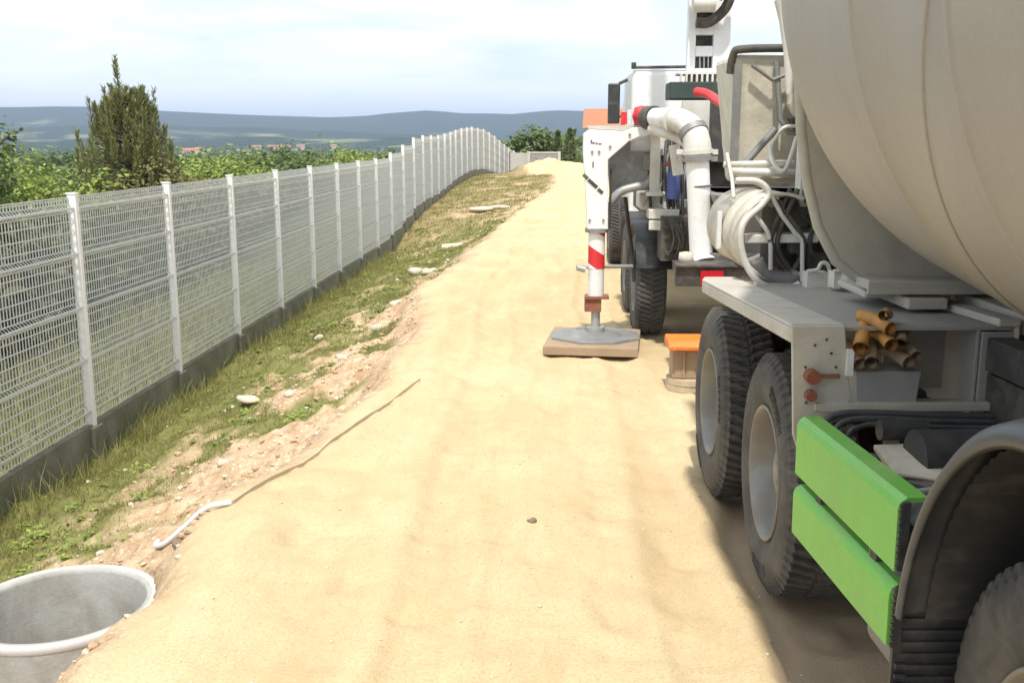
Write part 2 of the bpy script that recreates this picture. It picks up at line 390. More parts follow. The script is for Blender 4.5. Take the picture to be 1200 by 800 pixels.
m, nt, b = newmat('wooded_hills'); ov = objvec(nt)
n1 = noise(nt, .0022, 5, .6, ov); n2 = noise(nt, .03, 5, .7, ov)
wood = mix(nt, n2, (.012, .024, .014), (.04, .06, .026))
fld = mix(nt, noise(nt, .006, 2, .5, objvec(nt, (1, .3, 1))), (.07, .11, .04), (.3, .28, .16))
sp = nt.nodes.new('ShaderNodeSeparateXYZ'); nt.links.new(ov, sp.inputs[0])
mr = nt.nodes.new('ShaderNodeMapRange'); mr.inputs[1].default_value = 8; mr.inputs[2].default_value = 42; nt.links.new(sp.outputs['Z'], mr.inputs[0])
ff = mix(nt, mr.outputs[0], ramp(nt, n1, [(.54, 0), (.6, 1)]), ramp(nt, n1, [(.64, 0), (.7, .7)]))
nt.links.new(mix(nt, ff, wood, fld), b.inputs['Base Color']); b.inputs['Roughness'].default_value = 1; b.inputs['Specular IOR Level'].default_value = 0
bump(nt, b, n2, 1, 6)
me.materials.append(m); o = bpy.data.objects.new('hills', me); col.objects.link(o); kind(o, 'structure')

# ------------------------------------------------------------------ foliage builders
def cards(P, size, Nn=None, aspect=.6, jit=.35, rg=rng):
    """leaf quads at points P (n,3); returns verts, faces"""
    n = len(P)
    d = rg.normal(size=(n, 3)); d /= np.linalg.norm(d, axis=1)[:, None]
    if Nn is not None: d = d * .6 + Nn; d /= np.linalg.norm(d, axis=1)[:, None]
    a = rg.normal(size=(n, 3)); a -= (a * d).sum(1)[:, None] * d; a /= np.linalg.norm(a, axis=1)[:, None]
    b_ = np.cross(d, a); s = size * (1 + jit * rg.normal(size=n)).clip(.4, 1.8)
    a = a * s[:, None]; b_ = b_ * (s * aspect)[:, None]
    V = np.stack([P - a, P - b_ * .9, P + a, P + b_ * .9], 1).reshape(-1, 3)
    return V, np.arange(4 * n).reshape(n, 4)
def mesh_from(V, Fc, name, mat, parent=None, loc=(0, 0, 0)):
    me = bpy.data.meshes.new(name); V = np.asarray(V) - np.array(loc); n = len(Fc); k = Fc.shape[1]
    me.vertices.add(len(V)); me.vertices.foreach_set('co', V.ravel())
    me.loops.add(n * k); me.loops.foreach_set('vertex_index', Fc.ravel())
    me.polygons.add(n); me.polygons.foreach_set('loop_start', np.arange(n) * k); me.polygons.foreach_set('loop_total', np.full(n, k))
    me.update(); me.materials.append(mat)
    o = bpy.data.objects.new(name, me); col.objects.link(o); o.parent = parent
    return o
def crown_points(n, w, h, z0, clumps, rg, dense=.55):
    """points gathered on many uneven clumps inside an egg-shaped volume"""
    C = rg.normal(size=(clumps, 3)); C /= np.linalg.norm(C, axis=1)[:, None]; C *= rg.random(clumps)[:, None] ** .4
    C[:, 2] = C[:, 2] * .5 + .5
    C *= [w * .42, w * .42, h * .82]; C[:, 2] += z0
    r = w * (.10 + .12 * rg.random(clumps))
    i = rg.integers(0, clumps, n); d = rg.normal(size=(n, 3)); d /= np.linalg.norm(d, axis=1)[:, None]
    P = C[i] + d * (r[i] * (dense + (1 - dense) * rg.random(n)) * (1 + .25 * rg.normal(size=n)))[:, None]
    P[:, 2] = np.maximum(P[:, 2], z0 - .1 * h)
    return P, d
def tree(name, label, cat, x, y, w, h, mat, seed, n=5000, leaf=.12, group=None, trunk=.12, clear=.12, clumps=40):
    rg = np.random.default_rng(seed); z = gz(x, y) - .05
    t = thing(name, label, cat, (x, y, z), 0, group)
    P, d = crown_points(n, w, h * (1 - clear), h * clear, clumps, rg)
    V, Fc = cards(P, leaf, d * .5 + [0, 0, .5], rg=rg)
    mesh_from(V, Fc, 'crown', M[mat], t)
    tb = MB(); tb.tube([(0, 0, -.2), (.03, .02, h * .25), (-.04, .05, h * .6), (0, 0, h * .85)], [trunk, trunk * .8, trunk * .5, .02], 8)
    for k in range(7):
        a = rg.random() * 6.28; zz = h * (.15 + .5 * rg.random()); l = min(w * .38, h * .32)
        tb.tube([(0, 0, zz), (math.cos(a) * l * .5, math.sin(a) * l * .5, zz + l * .35), (math.cos(a) * l, math.sin(a) * l, zz + l * .8)], [trunk * .45, trunk * .3, .015], 6)
    tb.build('trunk', M['bark'], t)
    return t
bushes = [
 ('green_bush', 'bright green leafy bush filling the gap at the left end of the fence', -14.6, 23, 6.0, .95, 'leaf'),
 ('green_bush', 'light green bush between the dark left-hand shrub and the tall spiky pine', -17.0, 32, 7.5, 1.45, 'leaf'),
 ('green_bush', 'low dark green bush right below the spiky pine on its left side', -17.3, 37, 6, 1.0, 'leafdark'),
 ('green_bush', 'brown-green bush touching the right side of the spiky pine', -13.2, 34, 3.6, 1.6, 'leafbrown'),
 ('green_bush', 'bright yellow-green bush just right of the spiky pine above the fence', -15.3, 45, 6.5, 1.15, 'leaf'),
 ('green_bush', 'low mid green bush rising behind the fourth fence post', -16.5, 62, 9, .95, 'leafdark'),
 ('green_bush', 'pale green bush farthest right of the bushes behind the fence', -17.0, 88, 12, .75, 'leaf'),
]
for i, (nm, lb, x, y, w, h, mt) in enumerate(bushes):
    tree(nm, lb, 'bush', x, y, w, (h - gz(x, y)) * .97, mt, 100 + i, n=16000, leaf=.045 + y * .0011, group='bushes growing behind the mesh fence', clear=.03, clumps=60)
tree('dark_shrub', 'dark green shrub with thin top twigs at the left edge of the view', 'shrub', -9.55, 16, 2.3, 5.0, 'leafdark', 300, n=9000, leaf=.05, clear=.05)
tree('round_tree', 'round dark green tree rising behind the pale gate at the road end', 'tree', -1.7, 82, 5.6, 2.95 - gz(-1.7, 82), 'leafdark', 301, n=6000, leaf=.2, clear=.05, clumps=60)
tree('green_bush', 'dark green bush behind the end of the fence, left of the round tree', 'bush', -5.0, 88, 4.5, 2.2 - gz(-5, 88), 'leafdark', 302, n=3000, leaf=.2, clear=.03)
tree('round_tree', 'low dark tree just left of the slim conifers behind the gate', 'tree', -.2, 90, 4.5, 2.1 - gz(-.2, 90), 'leafdark', 303, n=3000, leaf=.2, clear=.03)
def spire(x, y, w, h, lb, seed):
    rg = np.random.default_rng(seed); z = gz(x, y)
    t = thing('slim_conifer', lb, 'tree', (x, y, z)); n = 2200
    tt = rg.random(n) ** .8; r = w / 2 * (1 - tt) ** .6 * (.6 + .4 * rg.random(n)); a = rg.random(n) * 6.28
    P = np.stack([np.cos(a) * r, np.sin(a) * r, tt * h], 1); V, Fc = cards(P, .16, rg=rg); mesh_from(V, Fc, 'crown', M['leafdark'], t)
    MB().tube([(0, 0, -.2), (0, 0, h * .9)], [.12, .03], 8).build('trunk', M['bark'], t)
spire(.25, 80, 1.1, 2.45 - gz(.25, 80), 'slim dark conifer next to the round tree behind the gate', 311)
spire(1.15, 78, 1.3, 2.6 - gz(1.15, 78), 'wider dark conifer nearest the white outrigger leg', 312)

# the spiky pine with its upright leading shoots
def pine():
    rg = np.random.default_rng(5); x, y = -14.5, 34.5; z = gz(x, y); H = 4.6 - z
    t = thing('spiky_pine', 'tall spiky pine with upright shoots rising above the fence', 'tree', (x, y, z))
    tb = MB(); tb.tube([(0, 0, -.2), (.02, .02, H * .5), (-.18, 0, H * .98)], [.16, .09, .015], 10)
    P = []; Dn = []
    def shoot(p0, p1, n, r0, r1):
        p0 = np.array(p0); p1 = np.array(p1); d = p1 - p0; L = np.linalg.norm(d); d /= L
        k = rg.random(n) ** .9; q = rg.normal(size=(n, 3)); q -= (q @ d)[:, None] * d; q /= np.linalg.norm(q, axis=1)[:, None]
        rr = (r0 + (r1 - r0) * k) * (.35 + .65 * rg.random(n))
        P.append(p0 + d * (k * L)[:, None] + q * rr[:, None]); Dn.append(q * .55 + d)
    shoot((0, 0, H * .45), (-.2, 0, H), 600, .3, .03)
    for i in range(120):
        f = rg.random() ** .85; zz = H * (.1 + .7 * f); a = rg.random() * 6.28; l = (1.95 * (1 - f) ** .85 + .28) * (.6 + .45 * rg.random())
        b0 = np.array([0, 0, zz]); b1 = b0 + [math.cos(a) * l, math.sin(a) * l, l * .28]; b2 = b1 + [math.cos(a) * .12, math.sin(a) * .12, .45 + .75 * rg.random()]
        if b2[2] > H * .86: b2[2] = H * (.78 + .08 * rg.random())
        tb.tube([b0, b1, b2], [.035, .022, .008], 5, False)
        shoot(b0 + (b1 - b0) * .3, b1, 85, .16, .16); shoot(b1 - [0, 0, .1], b2, 110, .13, .02)
    for dx, tz in ((-.95, .72), (.3, .82), (.6, .78), (1.05, .72), (-.5, .76), (1.5, .56), (-1.5, .52)):
        shoot((dx, 0, H * tz - .75), (dx + .03, 0, H * tz + .15), 160, .16, .02)
        tb.tube([(dx * .3, 0, H * tz - 1.5), (dx, 0, H * tz - .7), (dx, 0, H * tz)], [.03, .02, .008], 5, False)
    Pn = np.concatenate(P); D = np.concatenate(Dn); D /= np.linalg.norm(D, axis=1)[:, None]
    n = len(Pn); q = rg.normal(size=(n, 3)); q -= (q * D).sum(1)[:, None] * D; q /= np.linalg.norm(q, axis=1)[:, None]
    L = .15 * (.6 + .6 * rg.random(n))[:, None]; w = .016
    V = np.stack([Pn - q * w, Pn + q * w, Pn + D * L + q * w * .4, Pn + D * L - q * w * .4], 1).reshape(-1, 3)
    mesh_from(V, np.arange(4 * n).reshape(n, 4), 'crown', M['needle'], t)
    tb.build('trunk', M['bark'], t)
pine()

# distant wood below the hills, reads as one mass
def undergrowth():
    rg = np.random.default_rng(31); n = 5600; y = 4 + 66 * rg.random(n) ** 1.1; x = -6.2 - .11 * y - (6 + .22 * y) * rg.random(n)
    z = height(x, y); Vs = []
    top = 1.95 - .62 * (-x) / 4.43
    for j in range(n):
        h = max(.3, min(1.9, top[j] - z[j] - .1)) * (.75 + .25 * rg.random()); k = 42
        P = rg.normal(size=(k, 3)) * [.34, .34, .3 * h] ; P[:, 2] = np.clip(P[:, 2] + h * .55, 0, h); V, _ = cards(P, .07 + y[j] * .0016, rg=rg); Vs.append(V + [x[j], y[j], z[j]])
    V = np.concatenate(Vs); o = mesh_from(V, np.arange(len(V)).reshape(-1, 4), 'undergrowth', M['scrub']); kind(o, 'stuff'); tag(o, 'tangled dark scrub growing on the slope behind the mesh fence', 'scrub')
undergrowth()
def far_wood():
    rg = np.random.default_rng(11); n = 5200
    r = 170 + 2100 * rg.random(n) ** 1.6; a = -.95 + 1.25 * rg.random(n)
    keep = (fbm(np.sin(a) * r, np.cos(a) * r, 260, 3, 15) > -.08) | (r < 420); r = r[keep]; a = a[keep]
    x = np.sin(a) * r; y = np.cos(a) * r; z = height(x, y, False)
    Vs = []
    for j in range(len(x)):
        k = 110 if r[j] < 420 else 24; w = 3.2 + 3.5 * rg.random(); h = 5 + 4 * rg.random()
        P, d = crown_points(k, w * 1.5, h, 0, 8, rg); V, _ = cards(P, w * (.13 if r[j] < 420 else .34), d, .8, rg=rg); Vs.append(V + [x[j], y[j], z[j]])
    V = np.concatenate(Vs); o = mesh_from(V, np.arange(len(V)).reshape(-1, 4), 'distant_wood', M['leafdark'])
    kind(o, 'stuff'); tag(o, 'dark green mass of woodland in the plain below the hills', 'woodland')
far_wood()

# far village houses
def house(x, y, w, d, h, rz, label, group=None, name='village_house', wallm='plaster'):
    t = thing(name, label, 'house', (x, y, gz(x, y) - .2), rz, group)
    MB().b2((-w / 2, -d / 2, 0), (w / 2, d / 2, h)).build('wall', M[wallm], t)
    ov_ = .06 * w; r = MB().prism([(-d / 2 - ov_, h + .01), (d / 2 + ov_, h + .01), (0, h + d * .32)], 0, -w / 2 - ov_, w / 2 + ov_); r.build('roof', M['tile'], t)
    for sx in (-.28, .28):
        MB().b2((w * sx - .5, -d / 2 - .03, h * .35), (w * sx + .5, -d / 2 + .05, h * .75)).build('window', M['pane'], t)
    return t
rv = np.random.default_rng(3)
vill = [(218, 1150, 22, 'white farmhouse just right of the spiky pine'), (232, 1250, 16, 'smaller pale house beside the white farmhouse'), (300, 1700, 24, 'pale house at the left end of the far village'),
        (318, 1800, 20, 'second pale house from the left in the far village'), (332, 1750, 36, 'longest house of the far village'), (352, 1900, 22, 'pale house right of the longest village house'), (392, 2000, 24, 'house at the right end of the far village'), (120, 1500, 26, 'pale house seen left of the spiky pine against the hills')]
for px, dd, w, lb in vill:
    a = az_of(px); house(math.sin(a) * dd, math.cos(a) * dd, w * .6, 8, 7.5, -a + rv.normal() * .25, lb + ', orange roof', 'houses of the far village')
house(5.3, 86, 5.2, 5, 4.1, -.06, 'house with orange tiled roof beyond the end of the road', name='tiled_house')

# ------------------------------------------------------------------ grass (stuff) and stones
def grass():
    rg = np.random.default_rng(21)
    def scatter(n, y0, y1, hmin, hmax, w, x0=-4.6, x1=-1.0, thr=0):
        x = x0 + (x1 - x0) * rg.random(n); y = y0 + (y1 - y0) * rg.random(n)
        _, g, dry = masks(x, y); cl = .5 + .5 * fbm(x, y, .3, 2, 91)
        k = rg.random(n) < g * np.clip(cl * 1.5, 0, 1) ** 1.5; x = x[k]; y = y[k]; g = g[k]; n = len(x)
        z = height(x, y) - .008; h = (hmin + (hmax - hmin) * rg.random(n) ** 2) * (.45 + .55 * g)
        a = rg.random(n) * 6.28; t = rg.normal(size=(n, 2)) * .35
        bx = np.cos(a) * w; by = np.sin(a) * w
        B = np.stack([x, y, z], 1); off = np.stack([bx, by, 0 * bx], 1)
        mid = B + np.stack([t[:, 0] * h * .35, t[:, 1] * h * .35, h * .55], 1); top = B + np.stack([t[:, 0] * h, t[:, 1] * h, h], 1)
        V = np.stack([B - off, B + off, mid + off * .7, mid - off * .7, mid - off * .7, mid + off * .7, top + off * .15, top - off * .15], 1).reshape(-1, 3)
        return V
    V = np.concatenate([scatter(230000, 4.5, 12, .012, .065, .0028), scatter(90000, 12, 24, .02, .09, .006), scatter(40000, 24, 56, .03, .10, .014, x1=0),
                        scatter(9000, 5, 26, .08, .28, .004, -4.5, -4.0), scatter(26000, 6, 45, .1, .7, .01, -7.5, -4.6)])
    o = mesh_from(V, np.arange(len(V)).reshape(-1, 4), 'verge_grass', M['grass']); kind(o, 'stuff'); tag(o, 'short patchy grass on the verge along the foot of the fence', 'grass')
grass()
def weeds():
    rg = np.random.default_rng(51); Ps = []; n = 0
    while n < 420:
        y = 5 + 26 * rg.random() ** 1.3; x = -4.2 + 3.0 * rg.random(); _, g_, _ = masks(np.array([x]), np.array([y]))
        if g_[0] < .25 or x > xe(y) - .3: continue
        w = .03 + .08 * rg.random() ** 2; k = 26; a = rg.random(k) * 6.28; rr_ = w * rg.random(k) ** .6
        P = np.stack([x + np.cos(a) * rr_, y + np.sin(a) * rr_, gz(x, y) + .008 + w * .55 * rg.random(k)], 1)
        V, _ = cards(P, .012 + w * .14, np.array([[0, 0, 1.2]]), .55, rg=rg); Ps.append(V); n += 1
    V = np.concatenate(Ps); o = mesh_from(V, np.arange(len(V)).reshape(-1, 4), 'verge_weeds', M['leaf']); kind(o, 'stuff'); tag(o, 'small broad-leaved weeds scattered through the grassy verge', 'weeds')
weeds()
def rock_mesh(r, rg, flat=.6):
    bm = bmesh.new(); bmesh.ops.create_icosphere(bm, subdivisions=2, radius=r)
    s = rg.random(3) * 10
    for v_ in bm.verts:
        d = v_.co.normalized(); k = 1 + .45 * float(fbm(d.x * 1.3 + s[0] + d.z, d.y * 1.3 + s[1], .9, 2, 5)); v_.co = Vector((v_.co.x * k * 1.25, v_.co.y * k, v_.co.z * k * flat))
    return bm
def pebbles():
    rg = np.random.default_rng(8); vs = []; fs = []
    bm = bmesh.new(); bmesh.ops.create_icosphere(bm, subdivisions=1, radius=1); IV = np.array([v_.co[:] for v_ in bm.verts]); IF = [[v_.index for v_ in f.verts] for f in bm.faces]; bm.free()
    def put(x, y, r):
        P = IV * (.7 + .45 * rg.random((len(IV), 1))) * [1.2, 1, .7] * r; a = rg.random() * 6; c, s = math.cos(a), math.sin(a)
        P = np.stack([P[:, 0] * c - P[:, 1] * s, P[:, 0] * s + P[:, 1] * c, P[:, 2]], 1) + [x, y, gz(x, y) + r * .25]
        o = len(vs); vs.extend(P.tolist()); fs.extend([[o + i for i in f] for f in IF])
    for i in range(1100):
        y = 3.6 + 24 * rg.random() ** 1.6; x = -4.0 + 2.9 * rg.random() ** .8
        if x > xe(y) - .12 or math.hypot(x + 2.42, y - 4.58) < .56: continue
        put(x, y, (.006 + .017 * rg.random() ** 3) * (1 + y * .035))
    for i in range(1000):
        y = 3 + 12 * rg.random() ** 1.3; x = xe(y) + (1.0 - xe(y)) * rg.random(); put(x, y, .003 + .006 * rg.random() ** 3)
    me = bpy.data.meshes.new('loose_gravel'); me.from_pydata(vs, [], fs); me.materials.append(M['stone'])
    o = bpy.data.objects.new('loose_gravel', me); col.objects.link(o); kind(o, 'stuff'); tag(o, 'small loose stones scattered over the bare soil of the verge', 'gravel')
    vs.clear(); fs.clear()
    for i in range(3200):
        y = 3.6 + 14 * rg.random() ** 1.4; x = -3.4 + 2.2 * rg.random()
        if x > xe(y) - .1 or math.hypot(x + 2.42, y - 4.58) < .6 or fbm(x, y, .5, 2, 14) < -.05: continue
        put(x, y, (.007 + .03 * rg.random() ** 4))
    me = bpy.data.meshes.new('soil_clods'); me.from_pydata(vs, [], fs); me.materials.append(M['soilclod'])
    o = bpy.data.objects.new('soil_clods', me); col.objects.link(o); kind(o, 'stuff'); tag(o, 'crumbled reddish soil lumps strewn over the bare dirt strip', 'soil')
pebbles()
rs = np.random.default_rng(77)
def stone(x, y, r, label, mat='stone', group='stones lying on the verge and the sand', name='stone', flat=.6):
    bm = rock_mesh(r, rs, flat); me = bpy.data.meshes.new(name); bm.to_mesh(me); bm.free(); me.materials.append(M[mat])
    for p in me.polygons: p.use_smooth = True
    o = bpy.data.objects.new(name, me); col.objects.link(o); o.location = (x, y, gz(x, y) + r * .2); o.rotation_euler = (0, 0, rs.random() * 6)
    return tag(o, label, 'stone', group)
stone(-1.97, 4.98, .04, 'dark square-ish stone in the dirt just behind the concrete ring', 'clod', name='dark_stone')
stone(-.1, 4.95, .022, 'small dark clod alone on the bright sand in the foreground', 'clod', name='soil_clod')
stone(-2.35, 33, .38, 'large flat pale slab near the far end of the verge', flat=.25)
stone(-1.75, 33.4, .3, 'flat pale slab right beside the large slab on the far verge', flat=.28)
stone(-2.35, 24, .3, 'long pale slab halfway along the grassy verge', flat=.25)
stone(-2.6, 19, .13, 'whitish stone in the grass in front of the long pale slab')
stone(-2.25, 18.2, .14, 'whitish stone closest to the sand edge below the long slab')
stone(-3.1, 13.2, .07, 'white stone lying alone in thick green grass by the fence')
stone(-2.1, 13.7, .14, 'pale flat stone at the sand edge beside the dirt patch', flat=.35)
stone(-3.15, 10.1, .12, 'pale flat stone at the foot of the third fence post', flat=.3)
for x, y, r in ((-2.4, 11.2, .07), (-2.1, 10.4, .08), (-2.5, 9.3, .06), (-1.95, 9.0, .05), (-2.9, 8.6, .05), (-2.55, 7.5, .05), (-2.2, 12.4, .08)):
    stone(x, y, r, 'small pale stone half sunk in the bare dirt strip')

# ------------------------------------------------------------------ mesh fence
PY = [9.22 + 2.3 * n for n in range(-3, 20)] + [55.3, 57.8, 60.3, 62.8, 65.3, 68, 71, 74.5, 78]
def fx(y): return float(np.interp(y, [0, 46, 53, 58, 66, 78], [-4.43, -4.43, -4.25, -3.98, -3.45, -2.75]))
def ftop(y): return float(np.interp(y, [0, 27.6, 27.7, 29.9, 30, 32.2, 32.3, 39.1, 44, 48, 53, 58, 62, 66, 72, 78], [1.44, 1.44, 1.6, 1.6, 1.8, 1.8, 2.02, 2.04, 2.2, 2.38, 2.5, 2.42, 2.15, 1.72, 1.2, .83]))
fence = thing('mesh_fence', 'long white wire mesh fence on a concrete plinth along the verge', 'fence', (-4.43, 9.22, fbase(9.22)))
FO = (-4.43, 9.22, float(fbase(9.22)))
PW = 2.22; PH = 2.14
def panel_mesh():
    pm = MB(); wv = .0068; folds = [.12, .62, 1.12, 1.62, 2.04]
    prof = []; zz = 0; pts = [0]
    for f in folds: pts += [f - .04, f, f + .04]
    pts = sorted(set([p for p in pts if 0 <= p <= PH] + [PH]))
    off = {f: .045 for f in folds}
    for k in range(int(PW / .05) + 1):
        yy = .02 + k * .05
        for a, b_ in zip(pts[:-1], pts[1:]):
            xa = off.get(a, 0); xb = off.get(b_, 0)
            vs = []
            for z_, x_ in ((a, xa), (b_, xb)):
                vs += [(x_ - wv / 2, yy - wv / 2, z_), (x_ + wv / 2, yy - wv / 2, z_), (x_ + wv / 2, yy + wv / 2, z_), (x_ - wv / 2, yy + wv / 2, z_)]
            pm.add(vs, [(0, 1, 5, 4), (1, 2, 6, 5), (2, 3, 7, 6), (3, 0, 4, 7)])
    zs = []
    for f in folds: zs += [(f - .04, 0), (f, .045), (f + .04, 0)]
    zs += [(z_, 0) for z_ in np.arange(.22, PH, .1) if min(abs(z_ - f) for f in folds) > .06] + [(.01, 0), (PH, 0)]
    for z_, x_ in zs:
        w = .017 if any(abs(z_ - f) < 1e-6 for f in folds) else .009; xo = x_ + .0065
        pm.add([(xo - w / 2, 0, z_ - w / 2), (xo + w / 2, 0, z_ - w / 2), (xo + w / 2, 0, z_ + w / 2), (xo - w / 2, 0, z_ + w / 2),
                (xo - w / 2, PW, z_ - w / 2), (xo + w / 2, PW, z_ - w / 2), (xo + w / 2, PW, z_ + w / 2), (xo - w / 2, PW, z_ + w / 2)],
               [(0, 1, 5, 4), (1, 2, 6, 5), (2, 3, 7, 6), (3, 0, 4, 7)])
    return pm
proto_panel = None; proto_post = None; proto_foot = None
def rel(p): return (p[0] - FO[0], p[1] - FO[1], p[2] - FO[2])
for i, y in enumerate(PY):
    x = fx(y); top = max(ftop(y), ftop(y + .05)); base = top - 2.16
    if proto_post is None:
        pb = MB(); pb.box((.012, 0, 1.09), (.075, .06, 2.2)).box((.052, -.024, 1.09), (.006, .012, 2.2)).box((.052, .024, 1.09), (.006, .012, 2.2)).box((.012, 0, 2.195), (.092, .075, .012))
        proto_post = pb.build('post', M['post'], fence); po = proto_post
        proto_foot = MB().box((0, 0, 0), (.17, .2, .62)).build('footing', M['plinth'], fence, bevel=.012); fo = proto_foot
    else:
        po = proto_post.copy(); col.objects.link(po); fo = proto_foot.copy(); col.objects.link(fo)
    po.parent = fence; po.location = rel((x, y, base - .02)); fo.parent = fence; fo.location = rel((x, y, base - .34))
    if i + 1 < len(PY):
        y2 = PY[i + 1]; x2 = fx(y2); L = math.hypot(x2 - x, y2 - y)
        level = y2 < 40
        t0 = ftop(y + .05); t1 = t0 if level else ftop(y2)
        if proto_panel is None:
            proto_panel = panel_mesh().build('mesh_panel', M['wire'], fence); pn = proto_panel
            proto_pl = MB().b2((-.03, 0, -.42), (.03, PW, 0)).build('plinth_slab', M['plinth'], fence); pl = proto_pl
        else:
            pn = proto_panel.copy(); col.objects.link(pn); pl = proto_pl.copy(); col.objects.link(pl)
        pn.parent = fence; pl.parent = fence
        d = Vector((x2 - x, y2 - y, t1 - t0)); rz = -math.atan2(d.x, d.y); rx = math.atan2(d.z, math.hypot(d.x, d.y))
        s = (d.length - .08) / PW
        for o_, dz in ((pn, 2.16), (pl, 2.17)):
            k = .04 / d.length
            o_.location = rel((x + d.x * k - (.018 if o_ is pn else -.012), y + d.y * k, t0 + d.z * k - dz)); o_.rotation_euler = (rx, 0, rz); o_.scale = (1, s, 1)

# ------------------------------------------------------------------ gate and wire posts at the road's end
gt = thing('site_gate', 'low pale framed gate with grey panel closing the end of the road', 'gate', (-.6, 66, 0))
gb = MB(); x0, x1 = -1.65, .3; z0 = -.05
for a in (x0, x1): gb.b2((a - .09, 65.93, z0), (a + .09, 66.07, 1.12))
gb.b2((x0 + .09, 65.95, 1.0), (x1 - .09, 66.05, 1.1)); gb.b2((x0 + .09, 65.95, .12), (x1 - .09, 66.05, .22))
gb.build('gate_frame', M['concrete_pale'], gt, (-.6, 66, 0))
MB().b2((x0 + .1, 65.98, .23), (x1 - .1, 66.02, .99)).build('gate_panel', M['greydark'], gt, (-.6, 66, 0))
wf = thing('pale_boundary_wall', 'short pale boundary wall between mesh fence and framed gate', 'wall', (-2.6, 66.5, 0))
MB().b2((-3.0, 66.4, -.8), (-1.76, 66.6, 1.02)).build('wall_panel', M['concrete_pale'], wf, (-2.6, 66.5, 0))
dkp = MB().b2((-2.72, 62, -.6), (-2.66, 62.06, 1.15)); solo(dkp, 'iron_post', M['dark'], 'thin dark post standing in front of the pale boundary wall', 'post', (-2.7, 62, 0))
wfx = thing('wire_fence', 'thin dark wire fence with slim posts right of the framed gate', 'fence', (2, 68, 0)); wb = MB()
for k in range(12): MB().cyl((.5 + k * .45, 68, -.4), (.5 + k * .45, 68, 1.75), .03, 6).build('post', M['dark'], wfx, (2, 68, 0))
for z_ in (.3, .7, 1.1, 1.5): wb.cyl((.5, 68, z_), (5.5, 68, z_), .012, 5)
wb.build('wire', M['dark'], wfx, (2, 68, 0))

# ------------------------------------------------------------------ concrete ring and small ground items
RX, RY, RZ = -2.42, 4.57, -.30
rg_ = thing('concrete_ring', 'open grey concrete manhole ring set in the dirt at the left corner', 'manhole ring', (RX, RY, RZ - .75))
prof = [(.40, -.75), (.40, -.02), (.405, -.004), (.415, 0), (.452, 0), (.464, -.006), (.468, -.03), (.468, -.75)]
MB().lathe(prof, (0, 0, .75), 2, 72).build('ring_wall', M['concrete'], rg_)
MB().lathe([(.425, .748), (.43, .7545), (.455, .7545), (.467, .751), (.471, .738), (.471, .72), (.467, .715)], (0, 0, 0), 2, 72).build('ring_rim', M['concrete_pale'], rg_)
MB().cyl((0, 0, 0), (0, 0, .06), .398, 48).build('ring_floor', M['concrete'], rg_)
pq = [(-2.24, 5.36, .03), (-2.22, 5.28, .025), (-2.13, 5.21, .025), (-2.0, 5.17, .035), (-1.87, 5.16, .03), (-1.74, 5.18, .015)]
pipe = MB().tube([(x, y, gz(x, y) + d) for x, y, d in pq], .015, 10, curve=6)
solo(pipe, 'plastic_pipe', M['pvc'], 'short white plastic pipe lying in the dirt behind the concrete ring', 'pipe', (-1.9, 5.7, -.3))
bd = MB(); pp = [(-1.74 + .67 * t / 14, 5.19 + 2.7 * t / 14) for t in range(15)]
for (a, b_) in zip(pp[:-1], pp[1:]):
    za, zb = gz(*a) + .008, gz(*b_) + .008; w = .009
    bd.add([(a[0] - w, a[1] - w, za - .03), (a[0] + w, a[1] + w * .4, za - .03), (b_[0] + w, b_[1] + w * .4, zb - .03), (b_[0] - w, b_[1] - w, zb - .03),
            (a[0] - w, a[1] - w, za + .012), (a[0] + w, a[1] + w * .4, za + .016), (b_[0] + w, b_[1] + w * .4, zb + .016), (b_[0] - w, b_[1] - w, zb + .012)],
           [(0, 1, 2, 3), (4, 5, 6, 7), (0, 1, 5, 4), (1, 2, 6, 5), (2, 3, 7, 6), (3, 0, 4, 7)])
solo(bd, 'edging_strip', M['woodpale'], 'long thin sandy wooden strip half buried along the edge of the sand', 'wooden strip', (-1.4, 6.6, gz(-1.4, 6.6)))

# ================================================================== wheels
def tyre_mesh(ro=.526, lugs=62):
    s = ro / .526
    P = [(.285, .03), (.30, .018), (.335, .008), (.36, .0), (.40, -.004), (.44, .0), (.47, .006), (.492, .014), (.508, .026), (.521, .034)]
    tr = [.036, .06, .088, .116, .138, .142, .158, .162, .184, .212, .24, .264]
    k0 = len(P); P += [(.526, x) for x in tr]; k1 = len(P)
    P += [(.521, .266), (.508, .274), (.492, .286), (.44, .30), (.36, .30), (.30, .282), (.285, .27), (.275, .15)]
    P = [(r * s, x) for r, x in P]
    def rf(t, k):
        x = P[k][1]
        if k0 - 2 <= k < k1 + 2:
            if .140 < x < .160: return -.013
            ph = (t * lugs / (2 * PI) + abs(x - .15) * 7.5 * (1 if x > .15 else 1) + (.5 if x > .15 else 0)) % 1
            d = -.02 if ph < .45 else 0
            return d * (1 if k0 <= k < k1 else .8)
        if k in (k0 - 3, k0 - 4): return (-.009 if k == k0 - 3 else -.004) if (t * lugs / (2 * PI) + .12 * 7.5) % 1 < .45 else 0
        if k in (3, 5): return 0
        return 0
    mb = MB().lathe(P, (0, 0, 0), 0, lugs * 8, rf, closed=True); L = len(P)
    for j in range(lugs * 8):
        for k in range(k0 - 4, k1 + 3): mb.sm[j * L + k] = False
    return mb
def rim_mesh(dish=.15):
    m = MB()
    m.lathe([(.29, .03), (.297, .012), (.292, .006), (.281, .012), (.276, .03), (.266, .045), (.262, dish - .02), (.25, dish), (.24, dish + .004), (.205, dish + .004), (.16, dish - .02), (.135, dish - .025)], (0, 0, 0), 0, 64)
    return m
